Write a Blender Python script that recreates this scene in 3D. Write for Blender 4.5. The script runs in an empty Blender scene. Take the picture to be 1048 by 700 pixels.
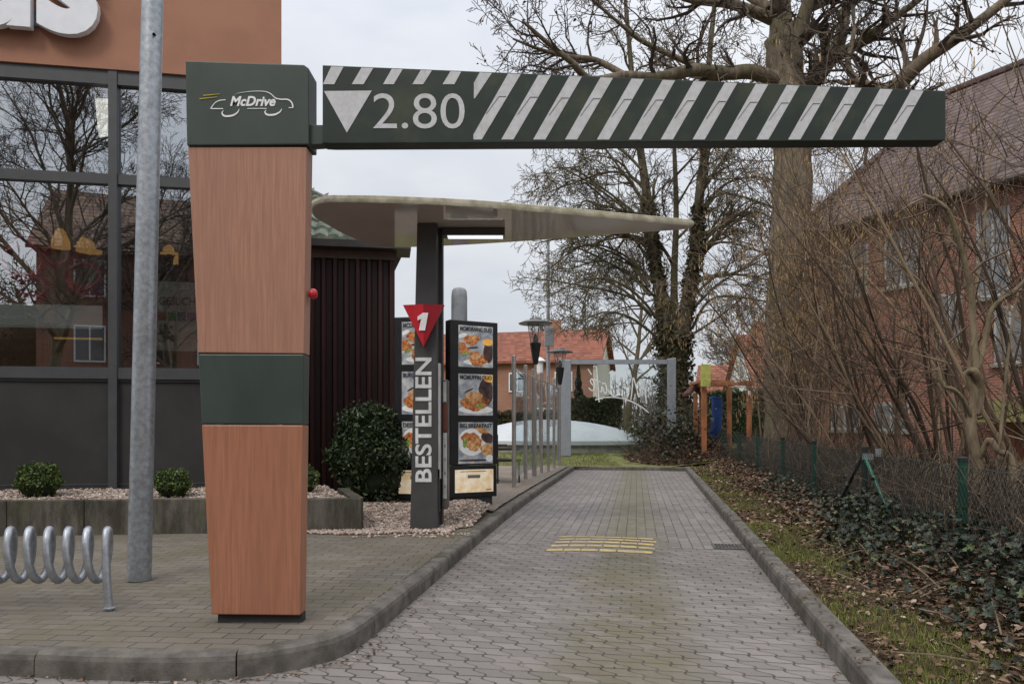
import bpy, bmesh, math, random
import numpy as np
from mathutils import Vector, Matrix
R = math.radians
rng = random.Random(11)
nrg = np.random.default_rng(7)
S = bpy.context.scene
COL = S.collection
F, CX, HY, CH = 760.0, 524.0, 437.0, 1.22      # focal length (px), centre x, horizon y, camera height

def P(px, py, Y):
    return Vector(((px - CX) / F * Y, Y, CH + (HY - py) / F * Y))
def G(px, py, z=0.0):                            # ground point seen at a pixel, for a plane of height z
    Y = (CH - z) * F / (py - HY)
    return Vector(((px - CX) / F * Y, Y, z))

# ------------------------------------------------------------------ meshes
class MB:
    def __init__(s):
        s.v = []; s.f = []; s.tubes = {}; s.arr = []
    def add(s, vs, fs):
        o = len(s.v); s.v += [tuple(x) for x in vs]; s.f += [tuple(i + o for i in f) for f in fs]; return s
    def hexa(s, b, t):                           # two quads, bottom and top
        return s.add(list(b) + list(t), [(3,2,1,0),(4,5,6,7),(0,1,5,4),(1,2,6,5),(2,3,7,6),(3,0,4,7)])
    def box(s, x0, x1, y0, y1, z0, z1):
        return s.hexa([(x0,y0,z0),(x1,y0,z0),(x1,y1,z0),(x0,y1,z0)], [(x0,y0,z1),(x1,y0,z1),(x1,y1,z1),(x0,y1,z1)])
    def obox(s, o, a, b, c):                     # origin and three edge vectors
        o, a, b, c = Vector(o), Vector(a), Vector(b), Vector(c)
        return s.hexa([o, o+a, o+a+b, o+b], [o+c, o+a+c, o+a+b+c, o+b+c])
    def prism(s, poly, d):                       # polygon swept by vector d
        n = len(poly); d = Vector(d); p = [Vector(q) for q in poly]
        return s.add(p + [q + d for q in p], [tuple(range(n)), tuple(range(2*n-1, n-1, -1))] + [(i, i+n, (i+1) % n + n, (i+1) % n) for i in range(n)])
    def tube(s, pts, rad, sides=6):
        pts = [tuple(p) for p in pts]
        if not hasattr(rad, '__len__'): rad = [rad] * len(pts)
        s.tubes.setdefault((len(pts), sides), []).append((pts, list(rad))); return s
    def lathe(s, c, prof, sides=20):             # prof: (radius, z)
        c = Vector(c); vs = []; n = len(prof)
        for r, z in prof:
            for k in range(sides):
                a = 2*math.pi*k/sides; vs.append(c + Vector((r*math.cos(a), r*math.sin(a), z)))
        fs = [(i*sides+k, i*sides+(k+1) % sides, (i+1)*sides+(k+1) % sides, (i+1)*sides+k) for i in range(n-1) for k in range(sides)]
        fs += [tuple(range(sides-1, -1, -1)), tuple(range((n-1)*sides, n*sides))]
        return s.add(vs, fs)
    def grid(s, fn, nu, nv):
        vs = [fn(i/nu, j/nv) for j in range(nv+1) for i in range(nu+1)]
        return s.add(vs, [(j*(nu+1)+i, j*(nu+1)+i+1, (j+1)*(nu+1)+i+1, (j+1)*(nu+1)+i) for j in range(nv) for i in range(nu)])
    def scatter(s, tv, tf, pos, rot, sc):        # template copied N times (arrays)
        tv = np.asarray(tv, float); pos = np.asarray(pos, float)
        V = np.einsum('nij,kj->nki', rot, tv) * np.asarray(sc, float).reshape(-1, 1, 1) + pos[:, None, :]
        s.arr.append((V.reshape(-1, 3), tf, len(tv), len(pos))); return s
    def arrays(s):
        Vs = [np.array(s.v, float).reshape(-1, 3)]; loops = [np.array([i for f in s.f for i in f], np.int32)]; cnt = [np.array([len(f) for f in s.f], np.int32)]
        off = len(s.v)
        for (n, k), lst in s.tubes.items():
            p = np.array([a for a, _ in lst], float); r = np.array([b for _, b in lst], float); N = len(lst)
            t = np.gradient(p, axis=1); t /= np.linalg.norm(t, axis=2, keepdims=True) + 1e-9
            m = np.mean(t, axis=1, keepdims=True); ref = np.where(np.abs(m[..., 2:3]) > .85, np.array([1., .1, 0]), np.array([0, .1, 1.]))
            u = np.cross(t, np.broadcast_to(ref, t.shape)); u /= np.linalg.norm(u, axis=2, keepdims=True) + 1e-9
            w = np.cross(t, u); a = 2*np.pi*np.arange(k)/k
            V = p[:, :, None, :] + r[:, :, None, None]*(u[:, :, None, :]*np.cos(a)[None, None, :, None] + w[:, :, None, :]*np.sin(a)[None, None, :, None])
            Vs.append(V.reshape(-1, 3))
            i, j = np.meshgrid(np.arange(n-1), np.arange(k), indexing='ij'); jn = (j+1) % k
            q = np.stack([i*k+j, i*k+jn, (i+1)*k+jn, (i+1)*k+j], -1).reshape(-1, 4)
            q = (q[None] + (np.arange(N)*n*k)[:, None, None]).reshape(-1) + off
            loops.append(q.astype(np.int32)); cnt.append(np.full(N*(n-1)*k, 4, np.int32)); off += N*n*k
            if k >= 4:
                c = (np.arange(N)*n*k)[:, None] + (n-1)*k + np.arange(k)[None]
                loops.append((c.reshape(-1)+off-N*n*k).astype(np.int32)); cnt.append(np.full(N, k, np.int32))
        for V, tf, kv, N in s.arr:
            fl = np.concatenate([np.array(f) for f in tf]); cl = np.array([len(f) for f in tf])
            loops.append(((fl[None] + (np.arange(N)*kv)[:, None]).reshape(-1) + off).astype(np.int32)); cnt.append(np.tile(cl, N).astype(np.int32))
            Vs.append(V); off += len(V)
        return np.concatenate(Vs), np.concatenate(loops), np.concatenate(cnt)

def mesh_from(name, mb, base, mat, smooth=False):
    V, L, C = mb.arrays(); V = V - np.array(base)
    me = bpy.data.meshes.new(name)
    me.vertices.add(len(V)); me.vertices.foreach_set('co', V.astype(np.float32).ravel())
    me.loops.add(len(L)); me.loops.foreach_set('vertex_index', L)
    me.polygons.add(len(C)); st = np.concatenate([[0], np.cumsum(C)[:-1]]).astype(np.int32)
    me.polygons.foreach_set('loop_start', st); me.polygons.foreach_set('loop_total', C)
    me.update(calc_edges=True); me.validate()
    me.polygons.foreach_set('use_smooth', [bool(smooth)]*len(me.polygons))
    me.materials.append(mat); return me

BASE = {}
def thing(name, label, cat, loc=(0,0,0), group=None):
    o = bpy.data.objects.new(name, None); COL.objects.link(o); o.location = loc; o.empty_display_size = .1
    o['label'] = label; o['category'] = cat
    if group: o['group'] = group
    BASE[o.name] = Vector(loc); return o
def obj(name, mb, mat, parent=None, smooth=False, bevel=0, label=None, loc=None):
    base = BASE[parent.name] if parent else Vector(loc or (0,0,0))
    me = mesh_from(name, mb, base, mat, smooth)
    o = bpy.data.objects.new(name, me); COL.objects.link(o)
    if parent: o.parent = parent
    else: o.location = base
    BASE[o.name] = base
    if bevel:
        bm = bmesh.new(); bm.from_mesh(me); bmesh.ops.recalc_face_normals(bm, faces=bm.faces); bm.to_mesh(me); bm.free()
        m = o.modifiers.new('Bevel', 'BEVEL'); m.width = bevel; m.segments = 2; m.limit_method = 'ANGLE'; m.angle_limit = R(40)
    if label: o['label'] = label
    return o
def tag(o, label, cat, group=None):
    o['label'] = label; o['category'] = cat
    if group: o['group'] = group
    return o
def struct(name, mb, mat, kind='structure', smooth=False, bevel=0):
    o = obj(name, mb, mat, smooth=smooth, bevel=bevel); o['kind'] = kind; return o

def text_mb(body, o, ux, uy, width, height, bold=0.0, shear=0.0, depth=.004, spacing=1.0):
    """flat lettering: o lower left, ux reading direction, uy letter-up direction (unit vectors)"""
    c = bpy.data.curves.new('t', 'FONT'); c.body = body; c.size = 1; c.offset = bold; c.shear = shear; c.space_character = spacing; c.extrude = .5; c.resolution_u = 5
    t = bpy.data.objects.new('t', c); COL.objects.link(t)
    dg = bpy.context.evaluated_depsgraph_get(); me = bpy.data.meshes.new_from_object(t.evaluated_get(dg))
    vs = [v.co.copy() for v in me.vertices]; fs = [tuple(p.vertices) for p in me.polygons]
    bpy.data.objects.remove(t); bpy.data.curves.remove(c); bpy.data.meshes.remove(me)
    x0 = min(v.x for v in vs); x1 = max(v.x for v in vs); y0 = min(v.y for v in vs); y1 = max(v.y for v in vs)
    ux, uy, o = Vector(ux), Vector(uy), Vector(o); n = ux.cross(uy)
    mb = MB()
    mb.add([o + ux*((v.x-x0)/(x1-x0)*width) + uy*((v.y-y0)/(y1-y0)*height) + n*(v.z*depth) for v in vs], fs)
    return mb
def ribbon(mb, pts, w, n, depth=.003):           # a thick flat stroke in the plane with normal n
    pts = [Vector(p) for p in pts]; n = Vector(n).normalized(); L = []; Rr = []
    for i, p in enumerate(pts):
        t = (pts[min(i+1, len(pts)-1)] - pts[max(i-1, 0)]).normalized(); s = n.cross(t)
        ww = w[i] if hasattr(w, '__len__') else w
        L.append(p + s*ww/2); Rr.append(p - s*ww/2)
    for i in range(len(pts)-1):
        mb.hexa([L[i], Rr[i], Rr[i+1], L[i+1]], [q + n*depth for q in (L[i], Rr[i], Rr[i+1], L[i+1])])
def spline(pts, k=6):
    pts = [Vector(p) for p in pts]; out = []
    for i in range(len(pts)-1):
        a, b, c, d = pts[max(i-1,0)], pts[i], pts[i+1], pts[min(i+2, len(pts)-1)]
        for j in range(k):
            t = j/k; out.append(.5*((2*b) + (c-a)*t + (2*a-5*b+4*c-d)*t*t + (3*b-a-3*c+d)*t**3))
    out.append(pts[-1]); return out
def rand_rots(n, tilt=math.pi, g=nrg):
    """random spin about z then a tilt up to `tilt`"""
    a = g.uniform(0, 2*np.pi, n); b = g.uniform(-tilt, tilt, n); c = g.uniform(-tilt, tilt, n)
    z, o = np.zeros(n), np.ones(n)
    Rz = np.array([[np.cos(a), -np.sin(a), z], [np.sin(a), np.cos(a), z], [z, z, o]]).transpose(2, 0, 1)
    Rx = np.array([[o, z, z], [z, np.cos(b), -np.sin(b)], [z, np.sin(b), np.cos(b)]]).transpose(2, 0, 1)
    Ry = np.array([[np.cos(c), z, np.sin(c)], [z, o, z], [-np.sin(c), z, np.cos(c)]]).transpose(2, 0, 1)
    return Rx @ Ry @ Rz
LEAF = ([(0,-.5,0), (.3,-.1,.12), (.22,.3,.1), (0,.55,.02), (-.22,.3,.1), (-.3,-.1,.12), (0,0,0)], [(0,1,6),(1,2,6),(2,3,6),(3,4,6),(4,5,6),(5,0,6)])
IVY = ([(0,-.4,0), (.42,-.32,.06), (.2,0,.02), (.5,.18,.1), (.18,.25,.03), (0,.62,.04), (-.18,.25,.03), (-.5,.18,.1), (-.2,0,.02), (-.42,-.32,.06), (0,0,-.03)],
       [(i, (i+1) % 10, 10) for i in range(10)])
OVAL = ([(0,-.5,0), (.26,0,.08), (0,.5,0), (-.26,0,.08)], [(0,1,2,3)])
BLADE = ([(-.06,0,0), (.06,0,0), (.02,.15,.9), (-.02,.15,.9)], [(0,1,2,3)])
_t = (1+5**.5)/2
ICO = (np.array([(-1,_t,0),(1,_t,0),(-1,-_t,0),(1,-_t,0),(0,-1,_t),(0,1,_t),(0,-1,-_t),(0,1,-_t),(_t,0,-1),(_t,0,1),(-_t,0,-1),(-_t,0,1)])/1.9*np.array([1,.8,.55]),
       [(0,11,5),(0,5,1),(0,1,7),(0,7,10),(0,10,11),(1,5,9),(5,11,4),(11,10,2),(10,7,6),(7,1,8),(3,9,4),(3,4,2),(3,2,6),(3,6,8),(3,8,9),(4,9,5),(2,4,11),(6,2,10),(8,6,7),(9,8,1)])

# ------------------------------------------------------------------ materials
class NT:
    def __init__(s, name):
        s.m = bpy.data.materials.new(name); s.m.use_nodes = True; s.t = s.m.node_tree; s.n = s.t.nodes; s.b = s.n['Principled BSDF']
    def new(s, typ, **kw):
        x = s.n.new(typ)
        for k, v in kw.items(): setattr(x, k, v)
        return x
    def link(s, a, b): s.t.links.new(a, b)
    def math(s, op, a, b=None, c=None):
        x = s.new('ShaderNodeMath', operation=op)
        for i, v in enumerate((a, b, c)):
            if v is None: continue
            if hasattr(v, 'links'): s.link(v, x.inputs[i])
            else: x.inputs[i].default_value = v
        return x.outputs[0]
    def mix(s, f, a, b, blend='MIX'):
        x = s.new('ShaderNodeMix', data_type='RGBA', blend_type=blend)
        for i, v in ((0, f), (6, a), (7, b)):
            if hasattr(v, 'links'): s.link(v, x.inputs[i])
            else: x.inputs[i].default_value = (v if i == 0 else (*v, 1))
        return x.outputs[2]
    def coord(s, scale=(1,1,1), rz=0):
        c = s.new('ShaderNodeTexCoord'); m = s.new('ShaderNodeMapping'); m.inputs['Scale'].default_value = scale; m.inputs['Rotation'].default_value = (0,0,rz)
        s.link(c.outputs['Object'], m.inputs['Vector']); return m.outputs[0]
    def noise(s, vec, scale, detail=4, rough=.6):
        x = s.new('ShaderNodeTexNoise'); s.link(vec, x.inputs['Vector']); x.inputs['Scale'].default_value = scale; x.inputs['Detail'].default_value = detail; x.inputs['Roughness'].default_value = rough
        return x.outputs['Fac']
    def ramp(s, f, stops):
        x = s.new('ShaderNodeValToRGB'); e = x.color_ramp.elements
        while len(e) < len(stops): e.new(.5)
        for q, (p, c) in zip(e, stops): q.position = p; q.color = (*c, 1) if len(c) == 3 else c
        s.link(f, x.inputs[0]); return x.outputs[0]
    def smooth(s, f, a, b):
        x = s.new('ShaderNodeMapRange', interpolation_type='SMOOTHSTEP'); s.link(f, x.inputs[0]); x.inputs[1].default_value = a; x.inputs[2].default_value = b; return x.outputs[0]
    def bump(s, h, strength=.3, dist=.01):
        x = s.new('ShaderNodeBump'); x.inputs['Strength'].default_value = strength; x.inputs['Distance'].default_value = dist; s.link(h, x.inputs['Height']); s.link(x.outputs[0], s.b.inputs['Normal'])
    def color(s, c): s.link(c, s.b.inputs['Base Color'])
    def set(s, rough=None, metal=None, spec=None):
        if rough is not None: s.b.inputs['Roughness'].default_value = rough
        if metal is not None: s.b.inputs['Metallic'].default_value = metal
        if spec is not None: s.b.inputs['Specular IOR Level'].default_value = spec

def mul(c, k): return tuple(x*k for x in c)
def mat(name, c, rough=.7, metal=0, var=.18, scale=6, stretch=(1,1,1), bump=0, bscale=60, spec=.4, dirt=None, dscale=2.5, damt=.5):
    t = NT(name); v = t.coord(stretch); n = t.noise(v, scale, 6)
    n = t.smooth(n, .3, .7); col = t.mix(n, mul(c, 1-var), mul(c, 1+var))
    if dirt:
        d = t.smooth(t.noise(t.coord(), dscale, 7, .65), .48, .72); col = t.mix(t.math('MULTIPLY', d, damt), col, dirt)
    t.color(col); t.set(rough, metal, spec)
    if bump: t.bump(t.noise(v, bscale, 5), bump, .006)
    return t.m
def leafmat(name, stops, rough=.6, trans=.0, spec=.3):
    t = NT(name); g = t.new('ShaderNodeNewGeometry'); t.color(t.ramp(g.outputs['Random Per Island'], stops)); t.set(rough, 0, spec)
    return t.m
def emit(name, c, strength):
    t = NT(name); t.b.inputs['Base Color'].default_value = (*c, 1); t.b.inputs['Emission Color'].default_value = (*c, 1); t.b.inputs['Emission Strength'].default_value = strength; return t.m

AX = math.atan2(.165, .986)                       # the lane's heading, right of +Y
def paver(name, w, d, base, moss, zig=0.0, swap=False, rz=AX, mossmask=None, joint=.006, jcol=(.045,.042,.036), var=.17):
    t = NT(name); v = t.coord(rz=rz); x = t.new('ShaderNodeSeparateXYZ'); t.link(v, x.inputs[0])
    X, Yv = x.outputs[0], x.outputs[1]
    wob = t.math('MULTIPLY', t.math('SUBTRACT', t.noise(v, 9, 3, .7), .5), .026)
    X = t.math('ADD', X, wob); Yv = t.math('ADD', Yv, t.math('MULTIPLY', t.math('SUBTRACT', t.noise(v, 7.3, 3, .7), .5), .02))
    if swap: X, Yv = Yv, X
    r = t.math('ADD', t.math('DIVIDE', Yv, d), 400.0); row = t.math('FLOOR', r); fr = t.math('SUBTRACT', r, row)
    off = t.math('MULTIPLY', t.math('MODULO', t.math('ABSOLUTE', row), 2.0), .5)
    u = t.math('ADD', t.math('DIVIDE', X, w), off)
    if zig:
        z = t.math('SUBTRACT', t.smooth(fr, .22, .78), .5); u = t.math('ADD', u, t.math('MULTIPLY', z, zig))
    ci = t.math('FLOOR', u); fu = t.math('SUBTRACT', u, ci)
    du = t.math('MULTIPLY', t.math('MINIMUM', fu, t.math('SUBTRACT', 1.0, fu)), w)
    dv = t.math('MULTIPLY', t.math('MINIMUM', fr, t.math('SUBTRACT', 1.0, fr)), d)
    edge = t.math('MINIMUM', du, t.math('MULTIPLY', dv, 1.15))
    nz = t.noise(v, 60, 3); edge = t.math('ADD', edge, t.math('MULTIPLY', t.math('SUBTRACT', nz, .5), .006))
    j = t.smooth(edge, joint*.3, joint*1.3)        # 0 in the joint
    j = t.math('MAXIMUM', j, t.math('MULTIPLY', t.smooth(t.noise(v, 2.6, 5, .75), .4, .68), .8))
    cv = t.new('ShaderNodeCombineXYZ'); t.link(ci, cv.inputs[0]); t.link(row, cv.inputs[1])
    wn = t.new('ShaderNodeTexWhiteNoise', noise_dimensions='2D'); t.link(cv.outputs[0], wn.inputs['Vector'])
    col = t.mix(wn.outputs[0], mul(base, 1-var), mul(base, 1+var))
    g = t.smooth(t.noise(v, 120, 3, .8), .25, .75); col = t.mix(g, t.mix(.3, col, (.02,.02,.02)), col)
    big = t.smooth(t.noise(v, .9, 5, .62), .35, .68); col = t.mix(t.math('MULTIPLY', big, .38), col, mul(base, .58)); pale = t.smooth(t.noise(v, .55, 6, .7), .56, .72); col = t.mix(t.math('MULTIPLY', pale, .4), col, mul(base, 1.35))
    spot = t.smooth(t.noise(v, 5.5, 2, .4), .7, .76); col = t.mix(t.math('MULTIPLY', spot, .45), col, mul(base, .4))
    if mossmask: m = mossmask(t, v)
    else: m = t.math('MULTIPLY', t.smooth(t.noise(v, 1.3, 6, .65), .4, .68), .8)
    col = t.mix(m, col, moss)
    sp = t.smooth(t.noise(v, 33, 2), .72, .78); col = t.mix(t.math('MULTIPLY', sp, .3), col, (.3,.28,.25))
    jm = t.mix(t.math('MULTIPLY', t.smooth(t.noise(v, 4, 4), .45, .7), .6), jcol, mul(moss, .6))
    t.color(t.mix(j, jm, col)); t.set(.82, 0, .35)
    h = t.math('ADD', t.math('MULTIPLY', j, .8), t.math('MULTIPLY', g, .12)); h = t.math('ADD', h, t.math('MULTIPLY', wn.outputs[0], .1)); t.bump(h, .75, .006)
    return t.m

MAT = {}
def lane_moss(t, v):                               # the mossy strip the wheels never touch
    x = t.new('ShaderNodeSeparateXYZ'); t.link(v, x.inputs[0])
    n = t.noise(v, 1.1, 5, .6); c = t.math('ADD', x.outputs[0], t.math('MULTIPLY', t.math('SUBTRACT', n, .5), .9))
    a = t.math('ABSOLUTE', t.math('SUBTRACT', c, -.06)); s = t.math('SUBTRACT', 1.0, t.smooth(a, .08, .58))
    a2 = t.math('MULTIPLY', s, t.smooth(t.noise(v, 3.5, 5, .7), .22, .6))
    return t.math('MULTIPLY', a2, .72)
MAT['road_near'] = paver('road_near', .14, .115, (.25,.223,.207), (.125,.11,.055), zig=.55, joint=.007, mossmask=lane_moss)
MAT['road_far'] = paver('road_far', .225, .1125, (.252,.227,.214), (.145,.13,.065), swap=True, mossmask=lane_moss)
MAT['pavement'] = paver('pavement', .2, .1, (.195,.17,.14), (.122,.105,.064), rz=R(4), joint=.005)
MAT['terrace'] = paver('terrace', .2, .1, (.33,.26,.22), (.2,.18,.11), rz=AX)
MAT['kerb'] = mat('kerb', (.135,.122,.107), .9, var=.35, scale=7, bump=.6, bscale=110, dirt=(.06,.054,.036), dscale=3, damt=.8, spec=.25)
MAT['planter'] = mat('planter', (.15,.138,.115), .9, var=.35, scale=4, stretch=(1.2,1.2,.35), bump=.4, bscale=70, dirt=(.035,.03,.022), dscale=2.2, damt=.8)
def planter_mat():
    t = NT('planter_block'); v = t.coord((1.2,1.2,.3)); n = t.smooth(t.noise(v, 5, 7, .65), .34, .66); oi = t.new('ShaderNodeObjectInfo')
    c = t.mix(oi.outputs['Random'], (.085,.075,.06), (.19,.175,.145)); c = t.mix(n, t.mix(.75, c, (.02,.018,.013)), c); g = t.smooth(t.noise(t.coord(), 90, 3, .7), .3, .7)
    c = t.mix(t.math('MULTIPLY', t.smooth(t.noise(t.coord(), 1.7, 5, .7), .5, .7), .5), c, (.09,.095,.05)); t.color(t.mix(g, t.mix(.25, c, (0,0,0)), c)); t.set(.92, 0, .2); t.bump(t.noise(t.coord(), 70, 5), .5, .006); return t.m
MAT['planter'] = planter_mat()
MAT['soil'] = mat('soil', (.075,.055,.035), .95, var=.4, scale=7, bump=.8, bscale=30)
def ground_mat():
    t = NT('verge'); v = t.coord(); n = t.smooth(t.noise(v, 2.2, 6, .65), .5, .66); n2 = t.noise(v, 26, 5, .7)
    a = t.mix(n2, (.03,.02,.013), (.12,.08,.053)); b = t.mix(n2, (.06,.075,.018), (.16,.17,.05)); t.color(t.mix(n, a, b)); t.set(.95, 0, .2); t.bump(n2, .8, .03); return t.m
MAT['verge'] = ground_mat()
MAT['lawn'] = mat('lawn', (.15,.16,.045), .95, var=.4, scale=3, bump=.6, bscale=60, dirt=(.12,.085,.05), dscale=1.2, damt=.8)
MAT['gravel'] = mat('gravel', (.2,.165,.135), .95, var=.5, scale=45, bump=1, bscale=60)
MAT['pebble'] = leafmat('pebble', [(0,(.16,.11,.085)),(.3,(.33,.26,.215)),(.6,(.46,.38,.32)),(.85,(.28,.2,.165)),(1,(.62,.56,.5))], .85)
def wood_mat(name, c):
    t = NT(name); v = t.coord((1,1,.035)); n = t.noise(v, 95, 6, .7); n2 = t.noise(t.coord((1,1,.05)), 9, 3)
    col = t.mix(t.smooth(n, .32, .68), mul(c, .82), mul(c, 1.1)); col = t.mix(t.math('MULTIPLY', t.smooth(n2, .4, .7), .35), col, mul(c, .8))
    st = t.smooth(t.noise(t.coord((1,1,.12)), 5, 5, .7), .5, .75); col = t.mix(t.math('MULTIPLY', st, .3), col, mul(c, .62)); gr = t.smooth(t.noise(t.coord(), 14, 4, .7), .62, .74); col = t.mix(t.math('MULTIPLY', gr, .12), col, (.3,.25,.2))
    t.color(col); t.set(.42, 0, .35); t.link(t.math('ADD', .36, t.math('MULTIPLY', st, .25)), t.b.inputs['Roughness']); t.bump(n, .06, .002); return t.m
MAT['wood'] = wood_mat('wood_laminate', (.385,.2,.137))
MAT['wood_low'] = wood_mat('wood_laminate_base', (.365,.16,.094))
def green_mat():
    t = NT('dark_green_panel'); n = t.smooth(t.noise(t.coord((1,1,.4)), 3, 5), .3, .7); c = t.mix(n, (.036,.05,.043), (.05,.067,.056))
    t.color(t.mix(t.math('MULTIPLY', t.smooth(t.noise(t.coord((1,1,2)), 2.3, 6, .7), .58, .72), .35), c, (.085,.1,.045))); t.set(.38, 0, .4); return t.m
MAT['green'] = green_mat()
MAT['sign_white'] = mat('reflective_white', (.53,.535,.55), .5, var=.08, scale=30, dirt=(.36,.37,.3), dscale=9, damt=.45)
MAT['white'] = mat('white_paint', (.78,.78,.77), .5, var=.05)
MAT['yellow'] = mat('yellow_vinyl', (.4,.33,.04), .5)
MAT['black'] = mat('black_metal', (.014,.014,.015), .4, var=.2)
MAT['plinth'] = mat('plinth', (.03,.028,.027), .7)
MAT['galv'] = mat('galvanised_steel', (.36,.385,.41), .42, .75, var=.22, scale=26, bump=.08, bscale=70, dirt=(.2,.21,.21), dscale=5, damt=.5)
MAT['galvb'] = mat('galvanised_tube', (.38,.4,.43), .44, .75, var=.2, scale=20)
MAT['stainless'] = mat('stainless_post', (.42,.39,.37), .35, .7, var=.15)
def stucco_mat():
    t = NT('stucco'); v = t.coord(); n = t.noise(v, 120, 4, .7); b = t.smooth(t.noise(v, 1.2, 4), .3, .7); c = (.36,.185,.125)
    t.color(t.mix(b, mul(c,.9), mul(c,1.06))); t.set(.95,0,.2); t.bump(n, .6, .006); return t.m
MAT['stucco'] = stucco_mat()
MAT['frame'] = mat('anthracite_frame', (.05,.052,.056), .45, var=.1, spec=.5)
MAT['panel'] = mat('dark_wall_panel', (.023,.022,.022), .6, var=.25, scale=1.3, dirt=(.045,.042,.038), dscale=1.1, damt=.5)
MAT['rib'] = mat('dark_red_cladding', (.03,.008,.008), .55, var=.3, scale=3, stretch=(1,1,.2))
MAT['rib_dark'] = mat('dark_red_recess', (.012,.004,.004), .6)
MAT['fascia'] = mat('brown_eave', (.1,.072,.058), .6)
def tile_mat():
    t = NT('mossy_roof_tile'); n = t.smooth(t.noise(t.coord(), 7, 6, .7), .36, .64); t.color(t.mix(n, (.3,.32,.27), (.14,.19,.13))); t.set(.8,0,.3); t.bump(t.noise(t.coord(), 60, 4), .3, .005); return t.m
MAT['tile'] = tile_mat()
MAT['post'] = mat('dark_grey_post', (.058,.057,.058), .45, var=.12, spec=.45, dirt=(.07,.06,.05), dscale=4, damt=.3)
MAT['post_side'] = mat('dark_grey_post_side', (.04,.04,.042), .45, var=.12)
MAT['red'] = mat('red_sign', (.5,.018,.03), .35, var=.05); MAT['red_dark'] = mat('dark_red_sign', (.27,.01,.018), .35, var=.05)
MAT['lightgrey'] = mat('light_grey_plastic', (.4,.4,.4), .5); MAT['midgrey'] = mat('mid_grey_metal', (.11,.105,.1), .4, .2)
MAT['brownpanel'] = mat('brown_panel', (.1,.035,.022), .5)
MAT['canopy'] = mat('canopy_underside', (.5,.44,.395), .06, 0, var=.05, scale=2, spec=1.0)
MAT['rim'] = mat('canopy_rim', (.36,.33,.25), .75, var=.3, scale=8, dirt=(.23,.215,.1), dscale=6, damt=.75)
def glass(name, refl, tint, rough=.0):
    t = NT(name); tr = t.new('ShaderNodeBsdfTransparent'); tr.inputs[0].default_value = (*tint, 1)
    g = t.new('ShaderNodeBsdfGlossy'); g.inputs['Roughness'].default_value = rough; g.inputs[0].default_value = (.9,.95,1,1)
    lw = t.new('ShaderNodeLayerWeight'); lw.inputs[0].default_value = .5
    m = t.new('ShaderNodeMixShader'); f = t.math('ADD', refl, t.math('MULTIPLY', t.math('POWER', lw.outputs['Facing'], 4.0), .6)); t.link(f, m.inputs[0])
    t.link(tr.outputs[0], m.inputs[1]); t.link(g.outputs[0], m.inputs[2]); t.link(m.outputs[0], t.n['Material Output'].inputs[0]); t.n.remove(t.b); return t.m
MAT['window'] = glass('window_glass', .36, (.72,.74,.74)); MAT['clear'] = glass('clear_glass', .05, (.9,.93,.93)); MAT['lampglass'] = glass('lamp_glass', .12, (.85,.85,.85))
def bark(name, c, moss=(.1,.1,.045), amt=.5, stretch=.25):
    t = NT(name); v = t.coord((1,1,stretch)); n = t.noise(v, 9, 7, .7); col = t.mix(t.smooth(n,.3,.7), mul(c,.5), mul(c,1.3))
    m = t.smooth(t.noise(t.coord(), 1.4, 5, .65), .45, .65); t.color(t.mix(t.math('MULTIPLY', m, amt), col, moss)); t.set(.9,0,.2); t.bump(t.noise(v, 16, 7, .7), .8, .05); return t.m
MAT['bark'] = bark('grey_bark', (.2,.162,.118)); MAT['bark_dark'] = bark('dark_bark', (.12,.1,.07), (.1,.1,.04), .6)
MAT['bark_pale'] = bark('pale_bark', (.24,.19,.125), (.18,.16,.075), .5)
MAT['twig'] = leafmat('twig', [(0,(.055,.042,.034)),(.5,(.085,.064,.05)),(1,(.12,.09,.068))], .85)
MAT['twig_green'] = leafmat('twig_mossy', [(0,(.07,.058,.036)),(.5,(.12,.1,.06)),(1,(.17,.14,.085))], .85)
MAT['stem'] = leafmat('shrub_stem', [(0,(.035,.025,.019)),(.35,(.085,.057,.038)),(.7,(.145,.1,.066)),(1,(.26,.19,.12))], .75)
MAT['catkin'] = leafmat('catkin', [(0,(.2,.12,.055)),(.5,(.32,.2,.095)),(1,(.44,.32,.15))], .8)
MAT['bramble'] = leafmat('bramble', [(0,(.035,.025,.019)),(.5,(.08,.056,.04)),(.88,(.14,.1,.07)),(1,(.27,.2,.13))], .85)
MAT['deadleaf'] = leafmat('dead_leaf', [(0,(.03,.017,.011)),(.35,(.085,.048,.028)),(.65,(.16,.098,.06)),(.88,(.25,.165,.11)),(1,(.42,.33,.25))], .8)
MAT['ivy'] = leafmat('ivy_leaf', [(0,(.006,.011,.006)),(.5,(.016,.026,.013)),(.85,(.035,.05,.024)),(.96,(.06,.08,.03)),(1,(.12,.16,.05))], .42, spec=.4)
MAT['ivy_tree'] = leafmat('ivy_on_trunk', [(0,(.028,.026,.014)),(.5,(.06,.055,.027)),(1,(.12,.1,.05))], .55)
MAT['box_leaf'] = leafmat('box_leaf', [(0,(.012,.022,.009)),(.5,(.026,.046,.016)),(1,(.06,.09,.03))], .42, spec=.45)
MAT['box_light'] = leafmat('box_leaf_bright', [(0,(.03,.05,.012)),(.5,(.065,.1,.024)),(1,(.13,.17,.045))], .45)
MAT['core'] = mat('bush_core', (.012,.018,.008), .95); MAT['hedge'] = leafmat('hedge_leaf', [(0,(.018,.035,.014)),(1,(.06,.09,.035))], .6)
MAT['grass'] = leafmat('grass_blade', [(0,(.06,.075,.016)),(.5,(.13,.15,.03)),(1,(.26,.25,.075))], .7)
MAT['conifer'] = leafmat('conifer_needles', [(0,(.015,.03,.02)),(1,(.05,.075,.045))], .7)
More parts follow.
